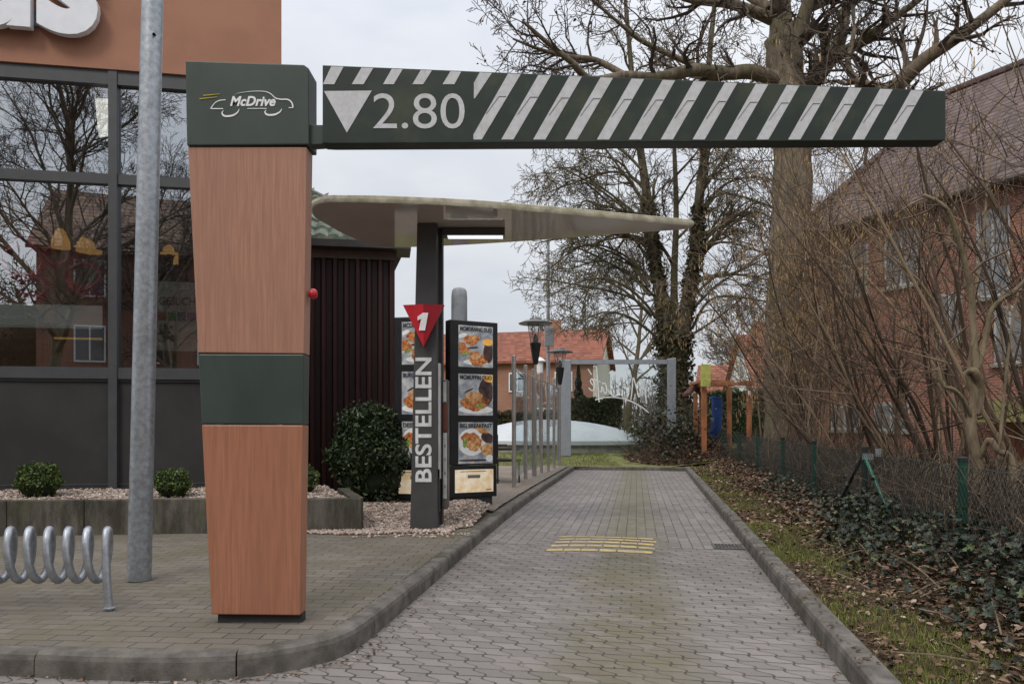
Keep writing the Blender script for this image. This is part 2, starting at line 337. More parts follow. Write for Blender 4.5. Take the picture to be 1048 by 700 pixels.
MAT['fence_green'] = mat('fence_green', (.007,.05,.034), .45, var=.2); MAT['fence_teal'] = mat('brace_green', (.02,.14,.1), .4); MAT['fence_dark'] = mat('fence_dark', (.012,.02,.017), .5)
MAT['wire'] = mat('fence_wire', (.035,.055,.05), .5, .3)
def brick_mat(name, c1, c2, mortar, along, scale=1.0):
    t = NT(name); v = t.coord(); d = t.new('ShaderNodeVectorMath', operation='DOT_PRODUCT'); t.link(v, d.inputs[0]); d.inputs[1].default_value = along
    x = t.new('ShaderNodeSeparateXYZ'); t.link(v, x.inputs[0]); c = t.new('ShaderNodeCombineXYZ'); t.link(d.outputs['Value'], c.inputs[0]); t.link(x.outputs[2], c.inputs[1])
    b = t.new('ShaderNodeTexBrick'); t.link(c.outputs[0], b.inputs[0]); b.inputs['Scale'].default_value = 1; b.inputs['Brick Width'].default_value = .25*scale; b.inputs['Row Height'].default_value = .085*scale; b.inputs['Mortar Size'].default_value = .012
    b.inputs['Color1'].default_value = (*c1,1); b.inputs['Color2'].default_value = (*c2,1); b.inputs['Mortar'].default_value = (*mortar,1); b.inputs['Mortar Smooth'].default_value = .1
    n = t.smooth(t.noise(v, .8, 5), .35, .7); t.color(t.mix(t.math('MULTIPLY', n, .35), b.outputs['Color'], mul(c1, .6))); t.set(.9,0,.2); t.bump(b.outputs['Fac'], -.4, .01); return t.m
BU = Vector((.475,-.88,0)).normalized()
MAT['brick'] = brick_mat('red_brick', (.36,.135,.095), (.27,.095,.07), (.32,.26,.22), BU)
MAT['brick_far'] = brick_mat('far_brick', (.36,.15,.095), (.3,.12,.08), (.3,.24,.2), (1,0,0))
def rooftile(name, c, up, along, rows=.34, cols=.25):
    t = NT(name); v = t.coord(); x = t.new('ShaderNodeSeparateXYZ'); t.link(v, x.inputs[0])
    r = t.math('DIVIDE', x.outputs[2], rows*up); rf = t.math('FRACT', r); ri = t.math('FLOOR', r)
    d = t.new('ShaderNodeVectorMath', operation='DOT_PRODUCT'); t.link(v, d.inputs[0]); d.inputs[1].default_value = along
    q = t.math('DIVIDE', d.outputs['Value'], cols); qf = t.math('FRACT', q); qi = t.math('FLOOR', q)
    cv = t.new('ShaderNodeCombineXYZ'); t.link(qi, cv.inputs[0]); t.link(ri, cv.inputs[1]); wn = t.new('ShaderNodeTexWhiteNoise', noise_dimensions='2D'); t.link(cv.outputs[0], wn.inputs['Vector'])
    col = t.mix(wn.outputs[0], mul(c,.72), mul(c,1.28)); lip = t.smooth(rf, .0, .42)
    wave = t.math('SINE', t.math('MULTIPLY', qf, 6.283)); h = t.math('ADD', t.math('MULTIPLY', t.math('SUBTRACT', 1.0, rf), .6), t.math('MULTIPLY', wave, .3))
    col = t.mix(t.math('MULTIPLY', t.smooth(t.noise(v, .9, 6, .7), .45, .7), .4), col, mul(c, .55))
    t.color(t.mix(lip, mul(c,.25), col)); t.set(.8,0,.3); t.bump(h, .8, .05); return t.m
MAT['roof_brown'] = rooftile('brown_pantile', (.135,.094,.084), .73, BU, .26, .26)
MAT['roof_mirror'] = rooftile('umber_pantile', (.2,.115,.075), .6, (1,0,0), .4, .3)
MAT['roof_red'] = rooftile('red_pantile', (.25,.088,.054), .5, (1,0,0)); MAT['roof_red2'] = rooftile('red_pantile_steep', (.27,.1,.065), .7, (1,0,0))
MAT['render'] = mat('cream_render', (.6,.57,.5), .9, var=.1); MAT['render_white'] = mat('white_render', (.78,.79,.79), .9, var=.08)
MAT['darkglass'] = mat('dark_window_pane', (.05,.06,.07), .08, spec=.8); MAT['palepane'] = mat('pale_window_pane', (.2,.21,.225), .15, spec=.6, var=.3, scale=1.5)
MAT['timber'] = mat('play_timber', (.36,.14,.065), .75, var=.3, scale=5, stretch=(1,1,.2)); MAT['limesign'] = mat('lime_board', (.5,.53,.14), .6); MAT['blue'] = mat('blue_plastic', (.025,.07,.26), .4)
MAT['tarp'] = mat('pale_tarpaulin', (.52,.55,.57), .5, var=.1, scale=1.5, dirt=(.42,.45,.45), dscale=1.5, damt=.6)
MAT['concrete'] = mat('old_concrete', (.3,.29,.25), .9, var=.3, scale=3, dirt=(.13,.13,.09))
MAT['blueframe'] = mat('blue_grey_frame', (.3,.33,.37), .4, .3, var=.08)
MAT['wicker'] = mat('dark_wicker', (.02,.018,.017), .6)
MAT['lit_panel'] = emit('lit_lamp_panel', (1,.93,.8), 1.6); MAT['lamp_warm'] = emit('warm_lamp', (.8,.42,.12), .55); MAT['lit_white'] = emit('lit_diffuser', (.9,.95,1), .9)
def poster_mat(name, a, b, k, e, scale=14, seed=0):
    t = NT(name); v = t.coord(); n = t.noise(v, scale, 4, .65); col = t.ramp(n, [(.35, a), (.5, mul([(x+y)/2 for x, y in zip(a, b)], 1)), (.64, b)]); t.color(col); t.link(col, t.b.inputs['Emission Color']); t.b.inputs['Emission Strength'].default_value = e; t.set(.3); return t.m
MAT['poster_bg'] = poster_mat('poster_paper', (.2,.24,.29), (.6,.6,.58), 0, .1, 7)
MAT['poster_food'] = poster_mat('poster_food', (.22,.035,.015), (.72,.3,.09), 0, .12, 26)
MAT['poster_bun'] = poster_mat('poster_bun', (.36,.13,.035), (.75,.45,.2), 0, .12, 20)
MAT['poster_dark'] = poster_mat('poster_cola', (.03,.012,.012), (.1,.05,.05), 0, .1, 10)
MAT['poster_amber'] = poster_mat('poster_amber', (.75,.3,.05), (.9,.55,.12), 0, .16, 10)
MAT['poster_pale'] = poster_mat('poster_plate', (.72,.72,.7), (.85,.85,.84), 0, .12, 6)
MAT['poster_ink'] = mat('poster_ink', (.05,.05,.055), .5); MAT['poster_green'] = poster_mat('poster_salad', (.06,.14,.03), (.35,.42,.1), 0, .2, 22)
MAT['poster_glow'] = poster_mat('poster_glow', (.75,.52,.26), (.9,.82,.66), 0, .3, 7)

# ------------------------------------------------------------------ the setting: ground, lane, kerbs, pavement
PW = .12
def rightkerb(Y): return .95 + .187*Y               # the road side of the right kerb
def fence_x(Y): return 2.15 + .187*Y
def sstep(a, b, x):
    t = min(1, max(0, (x-a)/(b-a))); return t*t*(3-2*t)
def bumpy(x, y): return .5*(math.sin(2.1*x+1.3*y)*math.cos(1.7*y-.6*x) + .5*math.sin(5.3*x-4.1*y))
def verge_z(X, Y):
    t = X - rightkerb(Y) - .14
    return   .105 + .17*sstep(.1, 1.5, t) + .02*bumpy(X, Y)*sstep(.05, .5, t)
def lawn_z(X, Y):
    z = .09 + .2*sstep(21.2, 25, Y) + .03*bumpy(X*.6, Y*.6)*sstep(21.5, 23, Y)
    t = X - 4.2
    return max(z, .25*sstep(0, 1.5, t)) if t > 0 else z

struct('ground', MB().grid(lambda u, v: (-400+800*u, -400+800*v, -.08), 8, 8), MAT['soil'])
b0 = 7.54
def lane_pt(X, Y): return (X, Y, 0)
kpx = [(-140,690.5),(-60,691),(0,691.5),(108,696),(208,696),(272,691),(341,676),(371,660),(401,635),(444,597),(503,545),(544,512),(588,481)]
kout = [G(*p) for p in kpx]
kout[0] = Vector((kout[0].x*1.0, kout[0].y, 0)); kout.insert(0, Vector((-9, kout[0].y+.02, 0)))
kout = spline(kout, 8)
def offset(pts, d):
    out = []
    for i, p in enumerate(pts):
        t = (pts[min(i+1, len(pts)-1)] - pts[max(i-1,0)]).normalized(); out.append(p + Vector((-t.y, t.x, 0))*d)
    return out
kin = offset(kout, .13)
kend = kout[-1]
road_end = 20.75
def lane_sheet(name, y0, y1, m, dz=0):
    mb = MB(); n = 30
    def f(u, v):
        Y = y0 + (y1-y0)*v; xr = rightkerb(Y) + .03; xl = -11 if Y < 4.6 else -1.4 + .165*Y - .5
        X = xl + (xr - xl)*u; Y2 = Y - .167*(X - .7)
        return (X, Y2, dz)
    mb.grid(f, n, 30); return struct(name, mb, m)
lane_sheet('road_near', -6, b0+.12, MAT['road_near']); lane_sheet('road', b0+.1, road_end+.4, MAT['road_far'], .003)
# the lane bends left past the end of the left kerb
mb = MB(); mb.add([(-9,20.6,-.004),(2.6,20.2,-.004),(4.6,20.9,-.004),(4.6,21.2,-.004),(-9,23.2,-.004)], [(0,1,2,3,4)]); struct('road_bend', mb, MAT['road_far'])

def kerb(name, pts, width, h, side, m, step=1.0):
    """kerb stones along pts with open joints; side +1: the stone lies left of the path"""
    L = [0]
    for a, b in zip(pts, pts[1:]): L.append(L[-1] + (b-a).length)
    def at(s):
        s = min(max(s, 0), L[-1])
        for i in range(len(pts)-1):
            if s <= L[i+1]:
                t = (s-L[i])/max(1e-6, L[i+1]-L[i]); d = (pts[i+1]-pts[i]).normalized(); return pts[i].lerp(pts[i+1], t), d
        return pts[-1], d
    mb = MB(); s0 = 0
    while s0 < L[-1]-.05:
        s1 = min(s0+step-.008, L[-1]); k = 6; jz = rng.uniform(-.004,.004); jy = rng.uniform(-.0015,.0015); prof = [(0,-.05),(.004,h-.035),(.012,h-.012),(.03,h),(width-.01,h),(width,h-.01),(width,-.05)]
        vs = []
        for i in range(k+1):
            p, d = at(s0+(s1-s0)*i/k); nrm = Vector((-d.y, d.x, 0))*side
            for (o, z) in prof: q = p + nrm*(o+jy); vs.append((q.x, q.y, z+jz))
        n = len(prof); fs = [(i*n+j, (i+1)*n+j, (i+1)*n+j+1, i*n+j+1) for i in range(k) for j in range(n-1)] + [tuple(range(n)), tuple(range(k*n+n-1, k*n-1, -1))]
        mb.add(vs, fs); s0 += step
    o = struct(name, mb, m)
    bm = bmesh.new(); bm.from_mesh(o.data); bmesh.ops.recalc_face_normals(bm, faces=bm.faces); bm.to_mesh(o.data); bm.free()
kerb('kerb', kout, .125, PW, 1, MAT['kerb'])
rk = [Vector((rightkerb(Y), Y, 0)) for Y in np.linspace(-5, 20.7, 30)]
kerb('kerb_along_verge', rk, .13, .125, -1, MAT['kerb'])
kerb('kerb_across_end', [Vector((-8,23.0,0)), Vector((1.2,21.25,0)), Vector((4.9,20.85,0))], .12, .1, 1, MAT['kerb'])
# pavement behind the kerb
nk = len(kin); mb = MB(); vs = []
for i, p in enumerate(kin):
    v = i/(nk-1); vs += [(p.x, p.y, PW-.012), (-14, kin[0].y + (21.2-kin[0].y)*v, PW-.012)]
vs += [(kin[-1].x-.2, 21.2, PW-.012), (-14, 21.3, PW-.012)]
mb.add(vs, [(2*i, 2*i+2, 2*i+3, 2*i+1) for i in range(nk)]); pv = struct('pavement', mb, MAT['pavement'])
def kin_x(Y):                                        # inner kerb edge at a depth
    for a, b in zip(kin, kin[1:]):
        if a.y <= Y <= b.y and a.x > -1.5: return a.x + (b.x-a.x)*(Y-a.y)/max(1e-6, b.y-a.y)
    return kin[-1].x
# gravel bed around the ordering post
def gravel_z(X, Y): return .118 + .1*sstep(8.0, 9.6, Y) + .02*bumpy(X*2, Y*2)*sstep(7.9, 8.3, Y)
def gfront(u): return 7.78 - .05*u + .07*math.sin(u*9)
def gb(u, v):
    Y = gfront(u) + (11.2-gfront(u))*v; xl = -2.9; xr = kin_x(Y) - .03 - .62*sstep(9.4, 10.8, Y)
    if Y < 8.2: xr = min(xr, kin_x(8.2)-.25 + .2*(Y-7.7))
    X = xl + (xr-xl)*u; return (X, Y, gravel_z(X, Y))
struct('gravel', MB().grid(gb, 30, 30), MAT['gravel'], smooth=True)
def pebbles(name, pos, lo, hi, m=MAT['pebble']):
    n = len(pos); mb = MB(); mb.scatter(ICO[0], ICO[1], pos, rand_rots(n, .7), nrg.uniform(lo*.85, hi*.85, n)); o = struct(name, mb, m, 'stuff'); return o
pos = []
for _ in range(8200):
    u, v = rng.random(), rng.random()**1.7; p = gb(u, v); pos.append((p[0], p[1]+rng.uniform(-.04,0), p[2]+rng.uniform(0,.012)))
for _ in range(90): pos.append((rng.uniform(-1.6,-.45), rng.uniform(7.45,7.78), PW-.004))
pebbles('pebbles', pos, .013, .03)
pos = [(0,0,0)]*0
struct('terrace', MB().add([(kin_x(11.2)-.64,11.2,.13),(kin_x(21)-.5,20.9,.13),(-6,20.9,.13),(-2.9,11.2,.13)], [(0,1,2,3)]), MAT['terrace'])
# planting strip beside the glass fence
mb = MB().grid(lambda u, v: ((lambda Y: kin_x(Y) - .02 - .62*u*sstep(9.4,10.8,Y))(9.6+11.2*v), 9.6+11.2*v, .134+.02*abs(bumpy(u*3, v*40))), 6, 60); struct('planting_strip', mb, MAT['gravel'])
# verge right of the lane, lawn past the end of it
struct('verge', MB().grid(lambda u, v: (lambda Y: (lambda X: (X, Y, verge_z(X, Y)))(rightkerb(Y)+.12+ (u**1.6)*26))(-5+26.2*v), 70, 120), MAT['verge'], smooth=True)
struct('lawn', MB().grid(lambda u, v: (lambda X, Y: (X, Y, lawn_z(X, Y)))(-30+90*u, 21.15 + 75*v*v), 60, 50), MAT['lawn'], smooth=True)

# speed hump with worn yellow stones
U2, V2 = Vector((.986,-.165,0)), Vector((.165,.986,0)); hc = Vector((.93,7.62,0))
def hump_h(a, b): return .035*max(0, 1-(a/.78)**2)*max(0, 1-(b/.78)**2)
struct('road_hump', MB().grid(lambda u, v: (lambda a, b: tuple(hc + U2*a + V2*b + Vector((0,0,-.004+hump_h(a,b)))))(-.72+1.44*u, -.7+1.4*v), 24, 24), MAT['road_near'], smooth=True)
tm = NT('worn_yellow'); v_ = tm.coord(); n_ = tm.smooth(tm.noise(v_, 15, 7, .8), .36, .6); gi = tm.new('ShaderNodeNewGeometry')
tm.color(tm.mix(tm.math('MULTIPLY', n_, .82), tm.ramp(gi.outputs['Random Per Island'], [(0,(.46,.36,.14)),(.5,(.56,.42,.1)),(1,(.58,.46,.19))]), (.3,.25,.2))); tm.set(.85)
mb = MB()
for r in range(5):
    b = -.46 + r*.225
    for k in range(6):
        a = -.5 - .03*(r<2) + k*.172 + (r % 2)*.03
        q = []
        for (da, db) in ((0,0),(.16,0),(.16,.11),(0,.11)):
            aa, bb = a+da+rng.uniform(-.006,.006), b+db+rng.uniform(-.006,.006); q.append(tuple(hc + U2*aa + V2*bb + Vector((0,0,.001+hump_h(aa,bb)))))
        mb.add(q, [(0,1,2,3)])
struct('yellow_road_marking', mb, tm.m)
# gully grate by the right kerb
t = thing('drain_grate', 'dark iron gully grate in the paving against the right kerb', 'drain', (2.12,7.5,0))
g0 = Vector((2.02,7.42,.004)); mb = MB(); mb.obox(g0, U2*.3, V2*.03, (0,0,.01)); mb.obox(g0+V2*.27, U2*.3, V2*.03, (0,0,.01)); mb.obox(g0+V2*.03, U2*.03, V2*.24, (0,0,.01)); mb.obox(g0+V2*.03+U2*.27, U2*.03, V2*.24, (0,0,.01)); obj('frame', mb, MAT['midgrey'], t)
mb = MB()
for k in range(7): mb.obox(g0+V2*.03+U2*(.045+k*.034), U2*.018, V2*.24, (0,0,.008))
obj('grille', mb, MAT['midgrey'], t); obj('pit', MB().obox(g0+V2*.03+U2*.03-Vector((0,0,.001)), U2*.24, V2*.24, (0,0,.002)), MAT['black'], t)

# ------------------------------------------------------------------ height barrier
HB = 4.2
def slab(mb, poly, Y, D): return mb.prism([P(x, y, Y) for x, y in poly], (0, D, 0))
hb = thing('height_barrier', 'timber-clad barrier pillar with dark green arm reading 2.80 across the lane', 'height barrier', P(262,635,HB+.06))
D = .125
obj('plinth', slab(MB(), [(223,626),(309,628),(309,637.5),(223,637)], HB+.03, D-.05), MAT['plinth'], hb)
def px_l(y): return 192 + (216-192)*(y-150)/(628-150)
def px_r(y): return 314 + (307-314)*(y-149)/(629.5-149)
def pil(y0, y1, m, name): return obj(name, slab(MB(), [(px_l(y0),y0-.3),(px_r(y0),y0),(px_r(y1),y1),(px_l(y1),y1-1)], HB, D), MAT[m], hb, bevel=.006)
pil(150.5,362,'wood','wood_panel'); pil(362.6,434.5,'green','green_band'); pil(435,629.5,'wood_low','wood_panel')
hdr = obj('header_box', slab(MB(), [(189.5,62.3),(311,66.4),(316,70),(316,148),(191,149)], HB-.012, D+.05), MAT['green'], hb, bevel=.006)
obj('arm_bracket', slab(MB(), [(314,128),(331,128),(331,147.5),(314,148.5)], HB+.02, .08), MAT['green'], hb, bevel=.003)
MAT['green_dark'] = mat('beam_green', (.022,.032,.026), .42, var=.15, scale=3, spec=.3, dirt=(.055,.065,.032), dscale=3, damt=.65)
obj('beam', slab(MB(), [(330,66.8),(968,93),(968,143),(964,144),(340,147),(330,146.5)], HB, .105), MAT['green_dark'], hb, bevel=.004)
def top_y(x): return 66.8 + (x-330)*(93-66.8)/638
def stripe(poly): return obj('stripe', slab(MB(), poly, HB-.003, .0028), MAT['sign_white'], hb)
for (a, b, c, d) in ((339,351.5,342,330.5),(370,382,372,360),(401,412,403,392),(430.7,442,433,422),(461,472,465,453)):
    stripe([(a,top_y(a)+1),(b,top_y(b)+1),(c,86.5),(d,86.5)])
stripe([(491,top_y(491)+1),(503.5,top_y(503)+1),(486,101),(485,101),(485,85)]); STR = [None]; STR[0] = stripe([(520,top_y(520)+1),(533,top_y(533)+1),(493,143),(484.5,143),(484.5,138)])
for k in range(13):
    xb, xt = 513+32.63*k, 551+31.8*k; STR.append(stripe([(xt,top_y(xt)+1),(xt+12.8,top_y(xt+13)+1),(xb+12.5,143),(xb,143)]))
for k in range(-1, 13):                               # the cut of each foil
    mb = MB(); xb, xt = 513+32.63*k, 551+31.8*k; y0 = top_y(xt)+ (.44)*(143-top_y(xt)) - 6
    f = lambda y, o: xt + (xb-xt)*(y-top_y(xt))/(143-top_y(xt)) + o
    slab(mb, [(f(y0,5),y0),(f(y0,12.5),y0),(f(y0,12.5),y0+.7),(f(y0,5),y0+.7)], HB-.0045, .0012); slab(mb, [(f(y0,5),y0),(f(y0,5.7),y0),(f(y0+18,2.7),y0+18),(f(y0+18,2),y0+18)], HB-.0045, .0012); obj('foil_seam', mb, MAT['midgrey'], STR[k+1])
obj('triangle_sign', slab(MB(), [(331.5,93.5),(380.5,93),(355,136)], HB-.003, .0028), MAT['sign_white'], hb)
w = lambda px: px*HB/F
obj('lettering', text_mb('2.80', P(382,132,HB-.001), (1,0,0), (0,0,1), w(93.5), w(36), -.002, 0, .004), MAT['sign_white'], hb)
YH = HB - .0125
def lp(x, y): return P(180+x/6.667, 55+y/6.667, YH)
obj('emblem_lettering', text_mb('McDrive', P(235.5,109,YH-.001), (1,0,0), (0,0,1), w(46.5), w(10.2), .03, .28, .003, 1.02), MAT['white'], hb)
mb = MB(); fr = (0,-1,0); k_ = w(1)
ribbon(mb, spline([lp(*p) for p in ((340,318),(300,322),(270,337),(250,360),(236,379))]), .35*k_*2.4, fr); ribbon(mb, [lp(236,378), lp(322,378)], .9*k_, fr)
ribbon(mb, spline([lp(*p) for p in ((326,390),(316,408),(335,428),(385,425),(420,405),(434,380))]), [w(.35+1.5*math.sin(math.pi*(i/30))**1) for i in range(31)], fr)
ribbon(mb, spline([lp(*p) for p in ((618,386),(608,402),(628,420),(675,418),(710,400),(724,378))]), [w(.35+1.5*math.sin(math.pi*(i/30))) for i in range(31)], fr)
ribbon(mb, spline([lp(*p) for p in ((405,282),(440,270),(520,260),(600,260),(645,275),(680,305),(715,314),(765,316),(792,338),(800,370))]), [w(.15+min(1,i/40)*1.15) for i in range(55)], fr)
ribbon(mb, [lp(802,371), lp(770,372)], w(.8), fr); ribbon(mb, [lp(488,377), lp(620,377)], w(.7), fr)
obj('emblem', mb, MAT['white'], hb)['label'] = 'white outline of a little car'
mb = MB(); ribbon(mb, [lp(163,311), lp(285,298)], [w(1.1), w(.6)], fr); ribbon(mb, [lp(188,288), lp(302,278)], [w(1.1), w(.5)], fr); obj('speed_lines', mb, MAT['yellow'], hb)
sl = thing  # signal lamp on the pillar's side
mb = MB(); c = P(316.5,301,HB+.06)
mb.tube([c, c+Vector((.012,0,0)), c+Vector((.014,0,0))], [.02,.02,.03], 14); mb.tube([c+Vector((.014,0,0)), c+Vector((.03,0,0)), c+Vector((.042,0,0)), c+Vector((.046,0,0))], [.03,.03,.023,.01], 14); obj('signal_lamp', mb, MAT['red'], hb, smooth=True)

# ------------------------------------------------------------------ lamp post, bicycle rack
YL = 5.39
t = thing('lamp_post', 'tall round galvanised lamp post standing on the pavement before the windows', 'lamp post', P(142.5,592,YL))
pb, pt = P(142.5,593,YL), P(156,0,YL); d = (pt-pb)
obj('pole', MB().tube([pb+d*k/6*1.5 for k in range(7)], [.0815-.0022*k for k in range(7)], 28), MAT['galv'], t, smooth=True)
h = P(157.5,35.5,YL-.075); obj('bolt_hole', MB().tube([h+Vector((0,-.004,0)), h+Vector((0,.012,0))], .011, 10), MAT['black'], t)
tp = pb+d*1.5; obj('lantern', MB().tube([tp, tp+Vector((.1,-.2,.12)), tp+Vector((.2,-.6,.16)), tp+Vector((.3,-1,.17))], [.06,.07,.12,.05], 12), MAT['midgrey'], t, smooth=True)
YR = 4.52
t = thing('bicycle_rack', 'galvanised spiral bicycle rack on the pavement left of the lamp post', 'bicycle rack', P(110,622,YR))
zc, rc = .33, .155; pitch = 20.1/F*YR; x1 = (105.5-CX)/F*YR; pts = []
turns = 9
for k in range(turns*28+1):
    a = k/28; xx = x1 - pitch*a; th = 2*math.pi*a
    pts.append(Vector((xx, YR+.05+ rc*.42*math.sin(th), zc+.105*0 + rc*math.cos(th)+ .105)))
leg = [Vector((x1+.045,YR-.01,PW-.01)), Vector((x1+.03,YR-.01,.25)), Vector((x1+.018,YR,.42)), Vector((x1+.008,YR+.02,.545)), Vector((x1+.004,YR+.035,.582))]
end = pts[-1]; leg2 = [end+Vector((-.01,.0,-.05)), end+Vector((-.02,-.02,-.25)), Vector((end.x-.03,end.y-.03,PW))]
obj('coil', MB().tube(leg+pts+leg2, .0235, 12), MAT['galvb'], t, smooth=True)
obj('foot_plate', MB().lathe(leg[0]+Vector((0,0,.011)), [(.034,0),(.034,.006),(.026,.008)], 14), MAT['galvb'], t)

# ------------------------------------------------------------------ restaurant: facade, windows, sign letters, interior
FD = Vector((1,.169,0)).normalized(); FN = Vector((.169,-1,0)).normalized()   # along the facade, out of it
FC = Vector((-5.02,9.0,0))
def fpt(px, z=0.0, out=0.0):
    """facade point seen at column px"""
    k = (px-CX)/F; Y = (9.0 - .169*(-5.02)*-1*-1 + 0) if 0 else 0
    # Y = 9 + .169 (X + 5.02), X = k Y
    Y = (9.0 + .169*5.02)/(1 - .169*k); p = Vector((k*Y, Y, z)); return p + FN*out
def fz(px, py): return CH + (HY-py)/F*fpt(px).y
rb = thing('restaurant_building', 'restaurant with orange-brown rendered fascia above a dark framed glass front', 'building', fpt(289,.1))
cor = fpt(289); left = fpt(-420)
back = Vector((-.37,1,0)).normalized()
def fbox(mb, p0, p1, z0, z1, out, depth):            # a slab on the facade from p0 to p1, its face `out` proud, running back by depth
    a = Vector((p0.x,p0.y,z0)) + FN*out; return mb.obox(a, Vector((p1.x-p0.x, p1.y-p0.y, 0)), -FN*depth, (0,0,z1-z0))
zT = 5.53
mb = MB(); e = 289
a, b_ = left+FN*.08, cor+FN*.08
mb.prism([(a.x,a.y,zT),(b_.x,b_.y,zT),(cor.x+back.x*9,cor.y+back.y*9,zT),(left.x+back.x*9,left.y+back.y*9,zT)], (0,0,2.7)); obj('fascia', mb, MAT['stucco'], rb)
sw = cor + back*.35
mb = MB(); mb.prism([(cor.x-FD.x*.3,cor.y-FD.y*.3,.1),(cor.x,cor.y,.1),(cor.x+back.x*8.9,cor.y+back.y*8.9,.1),(cor.x+back.x*8.9-.3,cor.y+back.y*8.9,.1)], (0,0,zT-.1)); obj('side_wall', mb, MAT['stucco'], rb)
mb = MB(); mb.prism([(left.x,left.y,.1),(left.x+.3,left.y,.1),(left.x+back.x*8.9+.3,left.y+back.y*8.9,.1),(left.x+back.x*8.9,left.y+back.y*8.9,.1)], (0,0,zT-.1)); obj('side_wall', mb, MAT['stucco'], rb)
mb = MB(); fbox(mb, fpt(-420), fpt(285), .1, 1.8, 0, .12); obj('base_panel', mb, MAT['panel'], rb)
mb = MB(); fbox(mb, fpt(-420), fpt(285), .52, .535, .006, .01); fbox(mb, fpt(-420), fpt(285), 1.77, 1.8, .02, .02); obj('panel_seam', mb, MAT['frame'], rb)
# mullions and rails; each bay is a window with its frame
cols = [-420,-300,-190,-92,117.0,225,285]
fr_mb = MB()
fbox(fr_mb, fpt(-420), fpt(285), 1.803, 1.94, .05, .12); fbox(fr_mb, fpt(-420), fpt(285), 4.16, 4.28, .045, .12); fbox(fr_mb, fpt(-420), fpt(285), 5.36, zT-.003, .05, .12)
for c in cols[1:-1]:
    fbox(fr_mb, fpt(c-4.4), fpt(c+4.4), .1, zT-.004, .065, .2)
obj('window_frame', fr_mb, MAT['frame'], rb)
for c0, c1 in zip(cols, cols[1:]):
    for z0, z1 in ((1.94,4.16),(4.28,5.36)):
        mb = MB(); fbox(mb, fpt(c0+4.4), fpt(c1-4.4), z0, z1, -.01, .008); obj('window_pane', mb, MAT['window'], rb)
# the room behind the glass
FB = -FN
in0, in1 = fpt(-420), fpt(284)
dk = mat('interior_wall', (.12,.075,.05), .8, var=.4, scale=1.2); fl = mat('interior_floor', (.08,.06,.045), .5)
mb = MB(); mb.obox(Vector((in0.x,in0.y,.2))+FB*4, in1-in0, FB*.1, (0,0,5.3)); obj('interior_wall', mb, dk, rb)
mb = MB(); mb.obox(Vector((in0.x,in0.y,.2))+FB*.2, in1-in0, FB*3.8, (0,0,.05)); obj('interior_floor', mb, fl, rb)
mb = MB(); mb.obox(Vector((in0.x,in0.y,zT-.1))+FB*.2, in1-in0, FB*3.8, (0,0,.05)); obj('interior_ceiling', mb, dk, rb)
def inner(px, py, dep):                               # point dep metres behind the glass, seen at a pixel
    k = (px-CX)/F; Y = (9.0+.169*5.02+dep*math.sqrt(1+.169**2))/(1-.169*k); return P(px, py, Y)
def inbox(px0, px1, py0, py1, dep, th=.05):
    a, b = inner(px0, py1, dep), inner(px1, py1, dep); c = inner(px0, py0, dep); return MB().obox(a, Vector((b.x-a.x,b.y-a.y,0)), FB*th, (0,0,c.z-a.z))
q = thing('ceiling_lamp', 'lit rectangular panel lamp seen through the upper window', 'lamp', inner(105,120,.4))
obj('lamp_panel', MB().hexa([inner(101,140,.6),inner(112,140,.6),inner(112,140,.66),inner(101,140,.66)], [inner(97,101,.25),inner(112,101,.25),inner(112,101,.31),inner(97,101,.31)]), MAT['lit_panel'], q)
for i, (px, dep, lb) in enumerate(((-330,2.2,'added unseen ceiling panel lighting the room, far left in the restaurant'),(-210,2.2,'added unseen ceiling panel lighting the room, second from the far left in the restaurant'))):  # glowing panels added out of view to brighten the room
    c = inner(px, 95, dep); q = thing('added_ceiling_panel', lb, 'lamp', (c.x,c.y,zT-.1), 'added ceiling panels inside'); obj('frame', MB().obox(Vector((c.x,c.y,zT-.135)), FD*1.24, FB*.64, (0,0,.034)), MAT['white'], q); obj('diffuser', MB().obox(Vector((c.x,c.y,zT-.145))+FD*.02+FB*.02, FD*1.2, FB*.6, (0,0,.008)), emit('added_ceiling_light',(1,.88,.7),26), q)
q = thing('serving_counter', 'pale counter band seen through the lower left window', 'counter', inner(60,376,2.5)); obj('counter_front', inbox(-60,128,309,331,2.4,.3), emit('counter_added_glow',(.75,.8,.76),.16), q); obj('counter_base', inbox(-60,126,345,378,2.5,.2), mat('counter_wood',(.3,.17,.07),.6), q)  # counter front given a faint added glow; it is no lamp
burg = mat('burgundy_decor', (.5,.05,.12), .6)
q = thing('wall_decor', 'burgundy ring ornament on the wall behind the lower left window', 'wall decoration', inner(85,285,3.0))
mb = MB()
for (cx, cy, r) in ((95,280,27),(88,283,16),(25,268,20),(35,295,13),(28,250,9),(60,262,12)):
    mb.tube([inner(cx+r*math.cos(a_), cy+.8*r*math.sin(a_), 3.0) for a_ in np.linspace(0,6.28,24)], .055, 6)
obj('ornament', mb, burg, q)
for i, (cx, cy, rr) in enumerate(((92,258,13),(62,254,9),(125,262,5),(175,262,11),(182,272,6))):
    c = inner(cx, cy, 2.0); s_ = rr/F*c.y
    q = thing('pendant_lamp', ['amber pendant lamp inside, above the burgundy rings','small amber pendant lamp inside, left of the larger pendant','narrow amber pendant lamp inside, just right of the window mullion','wide amber pendant lamp inside, behind the right window','small bright pendant lamp inside, below the wide amber one'][i], 'lamp', c, 'pendant lamps inside')
    obj('lamp_shade', MB().lathe(c, [(s_,0),(s_*.92,.1),(s_*.5,.24),(.03,.28)], 16), MAT['lamp_warm'] if i != 2 else mat('shade_wood',(.3,.16,.05)), q, smooth=True); obj('cable', MB().tube([c+Vector((0,0,.28)), Vector((c.x,c.y,zT-.1))], .008, 5), MAT['black'], q)
mb = MB()
